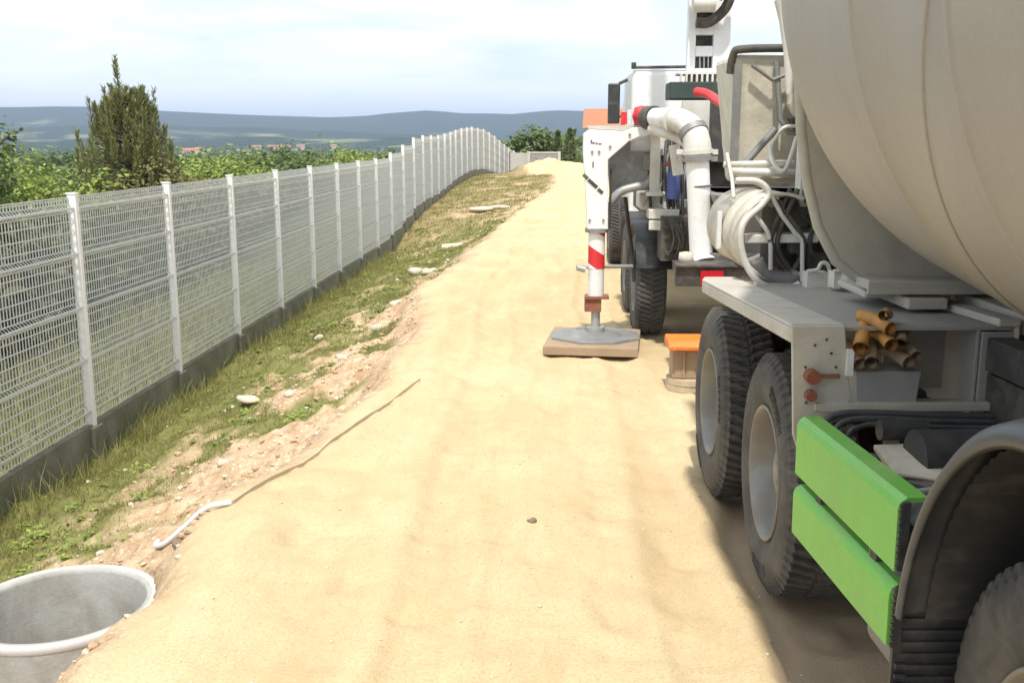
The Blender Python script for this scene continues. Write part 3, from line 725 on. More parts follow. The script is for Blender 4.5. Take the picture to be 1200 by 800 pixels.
def hub_mesh(dish=.15, out=.075):
    m = MB(); m.lathe([(.14, dish - .03), (.128, dish - .05), (.115, out + .015), (.10, out), (.05, out - .006), (0.001, out - .006)], (0, 0, 0), 0, 40)
    for k in range(10):
        a = 2 * PI * k / 10; y, z = .168 * math.cos(a), .168 * math.sin(a)
        m.cyl((dish + .01, y, z), (dish - .05, y, z), .015, 6, smooth=False)
    m.cyl((out - .004, 0, 0), (out - .012, 0, 0), .045, 20)
    m.cyl((.14, 0, 0), (.29, 0, 0), .1, 16)
    return m
_tyre = tyre_mesh(); 
def make_wheel(parent, rimmat='rim', dish=.15, letters=False):
    w = hub_mesh(dish).build('wheel', M[rimmat], parent)
    _tyre.build('tyre', M['rubber'], w); rim_mesh(dish).build('rim', M[rimmat], w)
    if letters:
        lm = MB(); rr = random.Random(4)
        for c0 in (1.9, 4.3):
            for k in range(7):
                a = c0 + k * .085
                for st in range(3):
                    aa = a + (st - 1) * .02; r0, r1 = (.395, .442) if st != 1 else (.412 + .01 * rr.random(), .424)
                    p0 = (-.006, r0 * math.cos(aa), r0 * math.sin(aa)); p1 = (-.003, r1 * math.cos(aa + .008), r1 * math.sin(aa + .008))
                    lm.tube([p0, p1], .0035, 5)
            lm.build('raised_lettering', M['rubber'], w); lm = MB()
    return w

# ================================================================== MIXER TRUCK  (local x = sideways, y = along the truck to its rear, z = up)
TH = R(3.25); TO = Vector((.956, 4.164, 0))
mx = thing('mixer_truck', 'dusty beige concrete mixer truck with lime green side guards, seen from its side', 'mixer truck', TO, TH)
TM = Matrix.Translation(TO) @ Matrix.Rotation(TH, 4, 'Z'); TI = TM.inverted()
cm = Matrix.Rotation(YAW, 3, 'Z') @ Matrix.Rotation(PI / 2 - PITCH, 3, 'X')
def ray(px, py): return cm @ Vector(((px - 600) / F, (400 - py) / F, -1))
def at(px, py, D):                         # world point at distance D along the road
    r = ray(px, py); return Vector((0, 0, HC)) + r * (D / r.y)
def tl(px, py, u):                         # truck-frame point on the cross-section u
    o = TI @ Vector((0, 0, HC)); d = TI.to_3x3() @ ray(px, py); return o + d * ((u - o.y) / d.y)

def put_wheel(root, x, y, z, rz=0, **k):
    w = make_wheel(root, **k); w.location = (x, y, z); w.rotation_euler = (random.random() * 6 if False else 0, 0, rz); return w
w2 = put_wheel(mx, -.035, .13, .515, -TH * .9, rimmat='rimb', letters=True)
def copy_wheel(src, x, y, z, rz, rx=0, parent=None):
    c = copy_tree(src, parent or src.parent); c.location = (x, y, z); c.rotation_euler = (rx, 0, rz); return c
copy_wheel(w2, -.02, 1.36, .515, -TH * .9, .7)
w3 = put_wheel(mx, -.005, -2.17, .53, 0, rimmat='rimb', dish=.06, letters=True)
for (x, y) in ((2.02, 0), (2.02, 1.22), (2.0, -2.17)):      # the far side's wheels, mirrored by a half turn
    copy_wheel(w2, x, y, .515, PI)
for y in (0, 1.22): copy_wheel(w2, .42, y + .13, .515, 0)
ax = MB()
for y in (0, 1.22, -2.17): ax.cyl((.2, y, .515), (1.8, y, .515), .075, 14).lathe([(.01, -.2), (.17, -.12), (.2, 0), (.17, .12), (.01, .2)], (1.0, y, .52), 0, 18)
ax.build('axle', M['dark'], mx)
# frame rails, subframe
fr = MB()
for x in (.62, 1.38): fr.b2((x - .04, -4.2, .86), (x + .04, 2.0, 1.12)); fr.b2((x - .05, -3.2, 1.13), (x + .05, 1.9, 1.25))
for y in (-3, -1.2, .55, 1.85): fr.b2((.66, y - .05, .9), (1.34, y + .05, 1.08))
fr.build('chassis_frame', M['dark'], mx, bevel=.006)
sf = MB(); sf.b2((.70, -2.8, 1.255), (.80, .35, 1.33)); sf.b2((.42, -.2, 1.29), (.58, .35, 1.335)); sf.b2((1.42, -2.8, 1.255), (1.58, .35, 1.33)); sf.b2((.585, .05, 1.26), (1.415, .2, 1.34)); sf.b2((.3, -.06, 1.315), (.42, .28, 1.345))
sf.build('drum_subframe', M['fend'], mx, bevel=.008)

# ---- rear mudguard: light outer lip, darker deck, inner rim, front plates
def zt(u): return 1.29 - (u + .57) * .034
gm = MB(); us = [-.57, 1.0]
def slab(mb, pts, z0, z1):               # pts (v,u): sloping slab following the mudguard
    n = len(pts); vs = [(p[0], p[1], zt(p[1]) + z0) for p in pts] + [(p[0], p[1], zt(p[1]) + z1) for p in pts]
    mb.add(vs, [tuple(range(n))[::-1], tuple(range(n, 2 * n))] + [(i, (i + 1) % n, n + (i + 1) % n, n + i) for i in range(n)])
slab(gm, [(.045, -.55), (.66, -.55), (.66, 1.12), (.045, 1.12)], -.014, -.002)
mg = gm.build('mudguard', M['deck'], mx)
lp = MB(); slab(lp, [(-.145, -.57), (.05, -.57), (.05, 1.0), (-.145, 1.0)], 0, .012); slab(lp, [(-.145, 1.0), (.05, 1.0), (.05, 1.12), (-.11, 1.12)], 0, .012)
slab(lp, [(-.145, -.57), (-.127, -.57), (-.127, 1.0), (-.145, 1.0)], -.055, 0); slab(lp, [(-.145, 1.0), (-.127, 1.0), (-.093, 1.12), (-.11, 1.12)], -.055, 0)
lp.build('mudguard_lip', M['fend'], mg, bevel=.006)
ir = MB(); slab(ir, [(.60, -.57), (.68, -.57), (.68, 1.5), (.60, 1.5)], .0, .03); slab(ir, [(.665, -.57), (.68, -.57), (.68, 1.5), (.665, 1.5)], -.1, 0)
ir.build('inner_rim', M['fend'], mg, bevel=.006)
fp = MB(); fp.prism([(-.145, 1.298), (.045, 1.298), (.06, 1.16), (.085, 1.03), (.0, .93), (-.085, .80), (-.12, .90)], 1, -.585, -.57)
fp.build('mudguard_end_plate', M['fend'], mg, bevel=.004)
bl = MB()
for (x, z) in ((-.02, 1.25), (.0, 1.20), (.02, 1.15), (-.06, 1.23), (-.09, 1.15), (-.08, 1.02)): bl.cyl((x, -.586, z), (x, -.590, z), .005, 8)
bl.build('plate_bolts', M['dark'], mg)
MB().cyl((-.07, -.58, 1.12), (-.07, -.63, 1.12), .026, 14).cyl((-.07, -.585, 1.05), (-.07, -.62, 1.05), .02, 10).box((-.02, -.6, 1.12), (.1, .012, .014)).build('marker_lamp', M['rust'], mg)
MB().b2((.055, -.6, 1.12), (.078, -.575, 1.215)).build('reflector', M['pvc'], mg)
ip = MB(); ip.b2((.55, -.56, .96), (.665, -.545, 1.27)); ip.b2((.08, .0, .92), (.56, .012, 1.265)); ip.prism([(-.55, .96), (.0, .92), (.0, 1.265), (-.55, 1.275)], 0, .535, .548)
ip.build('inner_bracket', M['deck'], mg, bevel=.003)
dk = MB(); dk.b2((.30, -.30, 1.0), (.54, -.285, 1.272)); dk.build('recess_plate', M['steel'], mg)
br = MB(); br.box((.32, -.585, 1.005), (.74, .03, .028)); br.box((.33, -.52, .992), (.72, .16, .008)); br.build('shelf_bar', M['fend'], mx, bevel=.003)
bn = MB(); bn.prism([(.105, 1.0), (.325, 1.0), (.335, 1.13), (.095, 1.13)], 1, -.575, -.42); bn.build('storage_bin', M['deck'], mx, bevel=.006)
# tubes heaped in the bin
hp = thing('rusty_tube_bundle', 'heap of yellow-brown tube pieces lying in the grey bin on the mixer', 'tube bundle', TM @ Vector((.2, -.5, 1.14)), TH)
tb_ = [((.09, -.62, 1.225), (.17, -.44, 1.285), .026), ((.13, -.63, 1.175), (.2, -.42, 1.20), .024), ((.2, -.60, 1.29), (.15, -.44, 1.31), .024), ((.24, -.6, 1.235), (.32, -.42, 1.245), .022),
       ((.27, -.61, 1.17), (.23, -.42, 1.19), .024), ((.20, -.62, 1.235), (.21, -.43, 1.25), .024), ((.10, -.6, 1.165), (.11, -.42, 1.2), .022), ((.3, -.6, 1.19), (.31, -.4, 1.2), .02), ((.18, -.58, 1.335), (.26, -.42, 1.31), .018)]
for i, (a, b_, r) in enumerate(tb_):
    a = Vector(a) - Vector((.2, -.5, 1.14)); b_ = Vector(b_) - Vector((.2, -.5, 1.14)); d = (b_ - a).normalized()
    t_ = MB().tube([a, a + (b_ - a) * .5 + Vector((0, 0, .008)), b_], r, 12, cap=False); t_.tube([a + d * .001, b_ - d * .001], r * .72, 12, cap=False)
    t_.build('tube', M['amber'] if i in (0, 2, 5, 8) else M['wood'], hp)

# ---- green side guard
gd = MB()
def plank(z0, z1, y0, y1, dz):
    P = [(-.14, z0), (-.142, z1 - .03), (-.135, z1 - .012), (-.118, z1), (-.065, z1 + .002), (-.065, z1 - .012), (-.115, z1 - .014), (-.125, z1 - .03), (-.124, z0 + .004)]
    vs = [(x, y0, z + dz) for x, z in P] + [(x, y1, z) for x, z in P]; n = len(P); m_ = MB()
    m_.add(vs, [tuple(range(n))[::-1], tuple(range(n, 2 * n))] + [(i, (i + 1) % n, n + (i + 1) % n, n + i) for i in range(n)])
    return m_
sg = MB()
for y in (-.9, -1.4): sg.b2((-.12, y - .025, .6), (-.08, y + .025, .99)); sg.b2((-.08, y - .03, .86), (.58, y + .03, .92))
sgo = sg.build('side_guard', M['dark'], mx)
plank(.795, 1.0, -1.60, -.70, .03).build('guard_plank', M['green'], sgo)
plank(.575, .752, -1.585, -.70, .03).build('guard_plank', M['green'], sgo)
ec = MB()
for z0, z1 in ((.83, 1.02), (.61, .785)):
    k = int((z1 - z0) / .018)
    ec.b2((-.134, -1.612, z0), (-.112, -1.602, z1))
    for i in range(k): ec.box((-.137, -1.61, z0 + (i + .5) * (z1 - z0) / k), (.008, .012, .009))
ec.build('rubber_end_trim', M['black'], sgo)

# ---- clutter between the axles
at_ = MB(); at_.cyl((.16, -.98, .93), (.48, -.98, .93), .10, 24).cyl((.10, -.82, .985), (.26, -.82, .985), .035, 14); at_.build('air_tank', M['black'], mx)
hs = MB()
for k, o_ in enumerate((0, .035, .07)):
    hs.tube([(-.07 + o_, -.72 - o_ * .5, .86), (-.055 + o_, -.7 - o_, .96), (.0 + o_, -.68 - o_, 1.0 - o_ * .3), (.14, -.66 - o_, 1.0 - o_ * .3), (.34, -.66 - o_, .99 - o_ * .3), (.56, -.66 - o_, .985 - o_ * .3)], .013 - .002 * k, 8, curve=5)
hs.tube([(.02, -.95, .8), (.05, -1.1, .9), (.15, -1.25, .92), (.4, -1.3, .9)], .012, 8, curve=5)
hs.build('air_hoses', M['fender'], mx)
bp = MB(); bp.add([(.07, -.86, .945), (.50, -.80, .945), (.62, -1.25, .95), (.46, -1.42, .95), (.04, -1.12, .93)] + [(.07, -.86, .93), (.50, -.80, .93), (.62, -1.25, .935), (.46, -1.42, .935), (.04, -1.12, .915)],
                  [(0, 1, 2, 3, 4), (9, 8, 7, 6, 5)] + [(i, (i + 1) % 5, 5 + (i + 1) % 5, 5 + i) for i in range(5)]); bp.tube([(.035, -1.12, .935), (.46, -1.43, .955), (.63, -1.25, .955)], .009, 6)
bp.build('cover_plate', M['cream'], mx)
tk = MB(); tk.prism([(-.10, .50), (.42, .50), (.42, .90), (.36, .95), (.03, .95), (-.05, .91), (-.10, .82)], 1, -1.55, -1.32)
tk.build('battery_box', M['tank'], mx, bevel=.03)
MB().tube([(-.10, -1.37, .6), (-.105, -1.37, .83), (-.055, -1.37, .925), (.03, -1.37, .965), (.38, -1.37, .965)], .012, 8, curve=4).build('box_seam', M['zinc'], mx)
cl = MB(); rr = random.Random(2)
for k in range(16):
    cl.box((rr.uniform(.05, .6), rr.uniform(-1.35, -.62), rr.uniform(.62, .9)), (rr.uniform(.04, .16), rr.uniform(.04, .16), rr.uniform(.04, .12)))
for k in range(6):
    x, y = rr.uniform(0, .4), rr.uniform(-1.3, -.7); cl.tube([(x, y, .7), (x + .1, y - .1, .85), (x + .25, y, .8), (x + .3, y + .1, .9)], .012, 7, curve=4)
cl.b2((.2, -1.5, .55), (.58, -.66, .8)); cl.build('valve_gear', M['dark'], mx)
# upper plate pieces right of the mudguard, under the drum
up = MB(); up.b2((.70, -1.9, 1.26), (1.2, -.62, 1.32)); up.b2((.60, -1.9, .98), (.70, -.62, 1.1));
up.build('hydraulic_block', M['steel'], mx, bevel=.01)

# ---- front arch
ar = MB(); sec = [(.69, -.132), (.702, -.142), (.722, -.14), (.744, -.12), (.755, -.07), (.757, .02), (.757, .40), (.742, .40), (.742, .02), (.735, -.07), (.722, -.11), (.705, -.125)]
ar.lathe(sec, (0, 0, 0), 0, 56, a0=R(8), a1=R(172), closed=True)
ar.v = [(x, y * .83 - 2.22, z * 1.05 + .61) for x, y, z in ar.v]
aro = ar.build('wheel_arch', M['fender'], mx)
ln = MB(); ln.lathe([(.715, -.06), (.712, .1), (.712, .38)], (0, 0, 0), 0, 160, lambda t, k: .004 * math.sin(t * 90), R(8), R(172)); ln.v = [(x, y * .83 - 2.22, z * 1.05 + .60) for x, y, z in ln.v]
ln.build('arch_liner', M['black'], aro)
ln2 = MB(); ln2.b2((.36, -2.75, .75), (.38, -1.72, 1.33)); ln2.build('arch_inner_panel', M['dark'], aro)
mf = MB(); mf.b2((-.12, -1.585, .2), (.34, -1.57, .72))
for k in range(14): mf.box((.11, -1.59, .24 + k * .034), (.42, .012, .012))
for k in range(4): mf.box((-.10, -1.594, .46 + k * .03), (.03, .01, .012))
mf.build('mud_flap', M['black'], aro)

# ---- drum
AX = R(6); DC = Vector((1.0, -.5, 2.58))           # where the rear cone starts
def drum_pt(mb): mb.v = [tuple(DC + Matrix.Rotation(AX, 3, 'X') @ Vector(p)) for p in mb.v]; return mb
prof = [(.02, -3.4), (.45, -3.38), (.62, -3.3), (1.12, -2.35), (1.20, -2.2), (1.235, -2.1), (1.237, -1.38), (1.245, -1.375), (1.245, -1.36), (1.237, -1.355), (1.236, -.75), (1.243, -.745), (1.243, -.735), (1.236, -.73), (1.235, -.1), (1.225, 0), (1.20, .06), (.86, 1.02), (.865, 1.03), (.855, 1.05), (.55, 1.85), (.52, 1.95), (.44, 2.0)]
dm = MB().lathe(prof, (0, 0, 0), 1, 128); dro = drum_pt(dm).build('drum', M['drum'], mx)
rl = drum_pt(MB().lathe([(.80, 1.15), (.86, 1.15), (.86, 1.25), (.78, 1.25)], (0, 0, 0), 1, 80)).build('roller_ring', M['zinc'], dro)
bd_ = MB()
for k in range(3):
    s0 = []
    for i in range(60):
        t = i / 59; a = k * 2.1 + t * 3.2; y = -1.9 + t * 1.7; s0.append((1.236 * math.cos(a), y, 1.236 * math.sin(a)))
    bd_.tube(s0, .006, 5)
drum_pt(bd_).build('weld_seam', M['drum'], dro)
# ---- drum support shield
def arc(cx, cz, r, a0, a1, n): return [(cx + r * math.cos(R(a0 + (a1 - a0) * i / n)), cz + r * math.sin(R(a0 + (a1 - a0) * i / n))) for i in range(n + 1)]
inner = arc(1.0, 2.68, 1.07, 188, 268, 16)
outer = [(.72, 1.34), (.30, 1.385), (.20, 1.46), (.12, 1.60), (.065, 1.78), (.03, 1.98), (.012, 2.17), (-.03, 2.36), (-.06, 2.52)]
L_ = [(x, z) for x, z in inner] ; poly = L_ + [(1.0, 1.34)] + outer
for sgn in (1, -1):
    s_ = MB(); pl_ = [((x if sgn > 0 else 2.0 - x), z) for x, z in poly]; s_.prism(pl_, 1, .0, .035)
    s_.tube([((x if sgn > 0 else 2.0 - x), .018, z) for x, z in outer], .024, 8)
    s_.build('drum_support', M['shield'], mx)
ss = MB(); ss.prism([(.28, 1.36), (.95, 1.34), (.95, 1.385), (.28, 1.40)], 1, -.16, -.002); ss.b2((.27, -.17, 1.345), (1.7, -.155, 1.40)); ss.build('support_foot', M['shield'], mx, bevel=.005)

# ---- rear end: hopper, tank, ladder
hm = MB(); y0, y1 = 1.72, 2.12
def quadbox(mb, a, b_):                   # a,b_: four (x,y) + z, loft
    vs = [(p[0], p[1], a[1]) for p in a[0]] + [(p[0], p[1], b_[1]) for p in b_[0]]
    mb.add(vs, [(0, 1, 5, 4), (1, 2, 6, 5), (2, 3, 7, 6), (3, 0, 4, 7), (3, 2, 1, 0), (4, 5, 6, 7)])
quadbox(hm, ([(.16, 1.68), (1.75, 1.68), (1.75, 1.95), (.16, 1.95)], 1.70), ([(.115, 1.62), (1.85, 1.62), (1.85, 2.15), (.115, 2.15)], 2.40))
hop = hm.build('hopper', M['cream'], mx, bevel=.03)
rm = MB().tube([(.10, 1.66, 2.30), (.11, 1.63, 2.40), (.16, 1.61, 2.425), (.46, 1.6, 2.43), (.9, 1.6, 2.43), (1.8, 1.6, 2.43)], .022, 8, curve=4); rm.build('hopper_rim', M['dark'], hop)
rb = MB(); rb.b2((.115, 1.60, 1.72), (.155, 1.64, 2.35)); rb.tube([(.34, 1.60, 2.36), (.37, 1.58, 2.05), (.42, 1.57, 1.98), (.6, 1.57, 1.97)], .016, 8); rb.tube([(.17, 1.55, 1.80), (.34, 1.55, 2.0)], .02, 8); rb.tube([(.2, 1.58, 2.34), (.32, 1.58, 2.26), (.42, 1.58, 2.3)], .012, 6); rb.build('hopper_ribs', M['steel'], hop)
fl = MB(); fl.prism([(.39, 2.31), (.39, 2.13), (.43, 2.06), (.50, 2.04), (.72, 2.04), (.72, 2.32)], 1, 1.50, 1.56); fl.build('hopper_flap', M['cream'], hop, bevel=.015)
fl = MB(); fl.prism([(.40, 2.055), (.43, 2.0), (.50, 1.985), (.72, 1.985), (.72, 2.036), (.50, 2.036), (.43, 2.058)], 1, 1.49, 1.56); fl.build('flap_edge', M['dark'], hop)
MB().b2((.40, 1.52, 2.34), (.75, 1.6, 2.40)).build('blue_strip', M['blue'], hop)
up_ = MB()
for x in (.44, 1.56): up_.b2((x - .05, 1.2, 1.2), (x + .05, 1.3, 2.75)); up_.tube([(x, 1.25, 2.6), (x, .55, 1.27)], .035, 8)
up_.b2((.40, 1.2, 2.7), (1.6, 1.3, 2.8)); up_.tube([tuple(tl(912, 0, 1.2)), tuple(tl(918, 25, 1.2)), tuple(tl(923, 60, 1.2)), tuple(tl(926, 110, 1.2))], .022, 8)
up_.build('rear_stand', M['whitedirty'], mx)
bars = MB()
bars.tube([tl(848, 193, 1.5), tl(930, 191, 1.5)], .017, 8).tube([tl(852, 201, 1.48), tl(938, 203, 1.48)], .022, 8)
bars.tube([tl(852, 180, 1.5), tl(858, 210, 1.4), tl(860, 232, 1.3)], .011, 6).tube([tl(902, 168, 1.5), tl(906, 190, 1.45), tl(920, 200, 1.4), tl(934, 160, 1.4)], .014, 6, curve=4)
bars.tube([tl(905, 168, 1.45), tl(918, 150, 1.4), tl(934, 148, 1.4)], .009, 6, curve=4)
bars.build('grab_bars', M['whitedirty'], mx)
wt = MB(); c0 = tl(916, 278, .97); cz = c0.z; cxx = c0.x
sh = [(.205, .97), (.222, .965), (.222, .99), (.212, .995), (.212, 1.10), (.219, 1.105), (.219, 1.135), (.212, 1.14), (.212, 1.30), (.220, 1.305), (.220, 1.33), (.212, 1.335), (.212, 1.78), (.200, 1.78), (.198, 1.3)]
vs_c = MB().lathe(sh, (0, 0, 0), 1, 40, a0=R(62), a1=R(300), closed=True); vs_c.v = [(x + cxx, y, z + cz) for x, y, z in vs_c.v]
cho = vs_c.build('discharge_chute', M['cream'], mx)
MB().b2((cxx - .235, 1.38, cz - .1), (cxx - .213, 1.41, cz + .1)).build('chute_handle', M['pvc'], cho)
wb_ = MB(); wb_.b2((cxx - .06, 1.2, 1.235), (cxx + .06, 1.3, cz - .215)); wb_.b2((cxx - .06, 1.6, 1.235), (cxx + .06, 1.7, cz - .215)); wb_.build('chute_bracket', M['dark'], cho)
ld = MB(); U = .95
ld.tube([tl(862, 212, U), tl(888, 213, U), tl(901, 226, U), tl(893, 240, U - .02), tl(874, 258, U - .04), tl(868, 278, U - .05), tl(872, 303, U - .05), tl(884, 325, U - .05), tl(902, 337, U - .05), tl(924, 338, U - .05), tl(937, 332, U - .05)], .0165, 8, curve=5)
ld.tube([tl(905, 231, U), tl(916, 252, U), tl(931, 272, U), tl(940, 280, U), tl(940, 330, U)], .011, 8)
ld.tube([tl(884, 249, U), tl(900, 272, U), tl(903, 282, U), tl(903, 316, U)], .011, 8)
ld.tube([tl(886, 327, U - .05), tl(886, 340, U - .05)], .012, 8)
ld.build('ladder_frame', M['whitedirty'], mx)
st = MB(); a = tl(872, 274, U + .05); b_ = tl(957, 273, U + .05)
st.add([(a.x, a.y - .04, a.z), (b_.x, a.y - .04, b_.z), (b_.x, a.y + .10, b_.z), (a.x, a.y + .10, a.z), (a.x, a.y - .04, a.z - .045), (b_.x, a.y - .04, b_.z - .045), (b_.x, a.y + .10, b_.z - .045), (a.x, a.y + .10, a.z - .045)],
       [(0, 1, 2, 3), (4, 5, 6, 7), (0, 1, 5, 4), (1, 2, 6, 5), (2, 3, 7, 6), (3, 0, 4, 7)]); st.build('step_tread', M['whitedirty'], mx, bevel=.006)
hk = MB()
for (x0_, x1_, u_) in ((946, 972, .72), (977, 1004, .55)):
    hk.tube([tl(x1_, 338, u_), tl(x1_, 318, u_), tl(x1_ - 3, 309, u_), tl(x1_ - 10, 309, u_), tl(x1_ - 14, 316, u_), tl(x0_, 318, u_)], .010, 8, curve=4)
    p = tl((x0_ + x1_) / 2 - 4, 327, u_ + .05); hk.box((p.x, p.y, p.z), (.10, .08, .075))
hk.build('lifting_hooks', M['whitedirty'], mx)
cs = MB(); p = tl(915, 320, 1.05); cs.tube([tl(888, 305, .98), tl(900, 322, 1.0), tl(925, 328, 1.0), tl(936, 320, 1.0)], [.03, .045, .045, .03], 12, curve=4); cs.build('coiled_hose', M['steel'], mx)
gr = MB()
for k in range(5): p = tl(905 + k * 12, 239, 1.1); gr.cyl((p.x, p.y, p.z), (p.x, p.y + .03, p.z), .018, 10)
gr.build('cable_clips', M['whitedirty'], mx)
rd = MB(); rd.b2((.24, 1.5, .75), (1.8, 1.6, 1.2)); rd.b2((.3, 1.2, 1.24), (1.7, 1.6, 1.6)); rr = random.Random(9)
for k in range(26): rd.box((rr.uniform(.3, 1.2), rr.uniform(1.0, 1.2), rr.uniform(1.28, 1.68)), (rr.uniform(.03, .16), .06, rr.uniform(.02, .12)))
for k in range(8):
    x = rr.uniform(.2, .9); rd.tube([(x, 1.0, 1.3), (x + rr.uniform(-.1, .1), .95, 1.45), (x + rr.uniform(-.2, .2), 1.0, 1.7)], .013, 6, curve=4)
rd.build('rear_gearbox', M['dark'], mx)

# ================================================================== PUMP TRUCK
PO = Vector((1.6, 11, 0))
pt = thing('pump_truck', 'white concrete pump truck with striped outrigger leg standing beyond the mixer', 'pump truck', PO)
def pb(mb, name, mat, parent=None, bevel=0):
    return mb.build(name, M[mat] if isinstance(mat, str) else mat, parent or pt, PO, bevel) if (parent is None) else mb.build(name, M[mat] if isinstance(mat, str) else mat, parent, PO, bevel)
pc = MB(); pc.b2((1.25, 8.6, .75), (2.45, 17.2, 1.0)); pc.b2((1.12, 9.9, 1.0), (2.6, 14.6, 1.85)); pc.b2((1.35, 8.7, 1.0), (2.6, 9.8, 1.5)); pc.b2((1.2, 10.2, 1.86), (2.4, 14.4, 2.25))
pb(pc, 'chassis', 'dark', bevel=.02)
# wheels: copies of the mixer's
for (x, y, rx) in ((.80, 10.25, 0.3), (.80, 11.6, 1.1), (.86, 16.2, .5)):
    copy_wheel(w2, x - PO.x, y - PO.y, .52, 0, rx, pt)
for (x, y, rx) in ((2.75, 10.25, .6), (2.75, 11.6, .2), (2.7, 16.2, .1)):
    copy_wheel(w2, x - PO.x, y - PO.y, .52, PI, rx, pt)
mgp = MB(); mgp.lathe([(.60, 0), (.62, 0), (.62, .34), (.60, .34)], (.79, 10.25, .52), 0, 30, a0=R(20), a1=R(160), closed=True); mgp.lathe([(.60, 0), (.62, 0), (.62, .34), (.60, .34)], (.79, 11.6, .52), 0, 30, a0=R(20), a1=R(160), closed=True); pb(mgp, 'mudguard', 'black')
# steps / side cabinets
s1 = MB(); a = at(751, 227, 9.75); s1.b2((a.x, 9.75, a.z - .15), (a.x + .27, 10.3, a.z)); pb(s1, 'side_cabinet', 'whitedirty', bevel=.012)
s2 = MB(); a = at(760, 245, 9.5); s2.b2((a.x, 9.45, a.z - .09), (a.x + .28, 9.72, a.z)); s2.b2((a.x, 9.43, a.z - .19), (a.x + .26, 9.45, a.z - .1)); pb(s2, 'step_box', 'whitedirty', bevel=.01)
rr = random.Random(5); vb = MB()
for k in range(14): a = at(rr.uniform(782, 797), rr.uniform(256, 302), 9.3); vb.box(a, (.05, .05, .035)); 
for k in range(6): a = at(790 + rr.uniform(-6, 8), 262, 9.2); b_ = at(786 + rr.uniform(-6, 12), 300, 9.2); vb.tube([a, (a + b_) / 2 + Vector((.03, -.05, 0)), b_], .012, 6, curve=4)
vb.b2((.98, 9.3, .85), (1.28, 9.7, 1.25)); pb(vb, 'valve_block', 'dark')
kb = MB(); a = at(804, 303, 8.6); kb.lathe([(.01, -.05), (.05, -.045), (.065, 0), (.06, .05), (.01, .06)], a, 2, 20); pb(kb, 'white_cap', 'cream')
# rear bumper
bmp_ = MB(); bmp_.b2((1.0, 8.3, .76), (2.7, 8.38, .92)); bmp_.b2((1.0, 8.26, .92), (2.7, 8.6, .94)); bo = pb(bmp_, 'rear_bumper', 'dark', bevel=.006)
a = at(821, 317, 8.29); b_ = at(847, 334, 8.29); rd_ = MB(); rd_.b2((a.x, 8.275, b_.z), (b_.x, 8.295, a.z)); pb(rd_, 'tail_lamp', 'redlens', bo)
# pump hopper behind bumper
ph = MB(); quadbox(ph, ([(1.5, 8.65), (2.5, 8.65), (2.5, 9.3), (1.5, 9.3)], .98), ([(1.3, 8.4), (2.7, 8.4), (2.7, 9.6), (1.3, 9.6)], 1.5)); pb(ph, 'pump_hopper', 'steel', bevel=.02)
# delivery pipes
dp = MB(); D = 8.7
a = at(822, 306, D); b_ = at(817, 182, D)
dp.cyl(a, b_, .098, 24); p = at(812, 165, D + .02); q = at(803, 148, D + .1); s_ = at(780, 137, D + .5); dpo = pb(dp, 'delivery_pipe', 'white')
el = MB(); el.tube([at(817, 184, D), at(817, 170, D), at(812, 153, D + .05), at(800, 143, D + .15), at(790, 140, D + .3)], [.118, .115, .11, .10, .098], 20, curve=6); pb(el, 'pipe_elbow', 'whitedirty', dpo)
el = MB(); el.tube([at(789, 140, D + .3), at(780, 138.5, D + .42), at(768, 138, D + .6)], [.085, .085, .085], 20); pb(el, 'pipe_section', 'white', dpo)
el = MB(); el.tube([at(812, 172, D + .15), at(800, 163, D + .25), at(786, 157, D + .4), at(764, 151, D + .6)], .055, 12, curve=4); el.tube([at(790, 170, D + .4), at(795, 205, D + .4)], .05, 10); pb(el, 'pipe_brace', 'whitedirty', dpo)
dz = (b_ - a).normalized()
for (px, py, r_, mt_) in ((820, 218, .104, 'dark'), (822, 300, .104, 'dark'), (817, 186, .128, 'steel'), (817, 178, .132, 'whitedirty')):
    c_ = at(px, py, D); cf = MB().tube([c_ - dz * (.006 if mt_ == 'dark' else .018), c_ + dz * (.006 if mt_ == 'dark' else .018)], r_, 24)
    if mt_ != 'dark': cf.box((c_.x - r_ - .015, c_.y, c_.z), (.05, .05, .04)).box((c_.x + r_ + .01, c_.y - .02, c_.z), (.05, .05, .04))
    pb(cf, 'pipe_clamp', mt_, dpo)
pb(MB().tube([at(814, 158, D + .03), at(811, 152, D + .06)], .125, 20), 'pipe_clamp', 'steel', dpo)
pb(MB().tube([at(767, 138, D + .62), at(759, 138, D + .72)], .105, 18), 'pipe_clamp', 'dark', dpo)
pb(MB().tube([at(792, 141, D + .24), at(787, 140, D + .32)], .118, 18), 'pipe_clamp', 'whitedirty', dpo)
ef = MB(); ef.tube([at(822, 301, D), at(824, 309, D - .03)], [.10, .13], 20); pb(ef, 'pipe_foot', 'white', dpo)
# red hose
rh = MB().tube([at(816, 108, 9.2), at(828, 110, 9.1), at(842, 119, 8.9), at(856, 128, 8.6), at(868, 130, 8.4)], .04, 12, curve=5); pb(rh, 'red_hose', 'red')
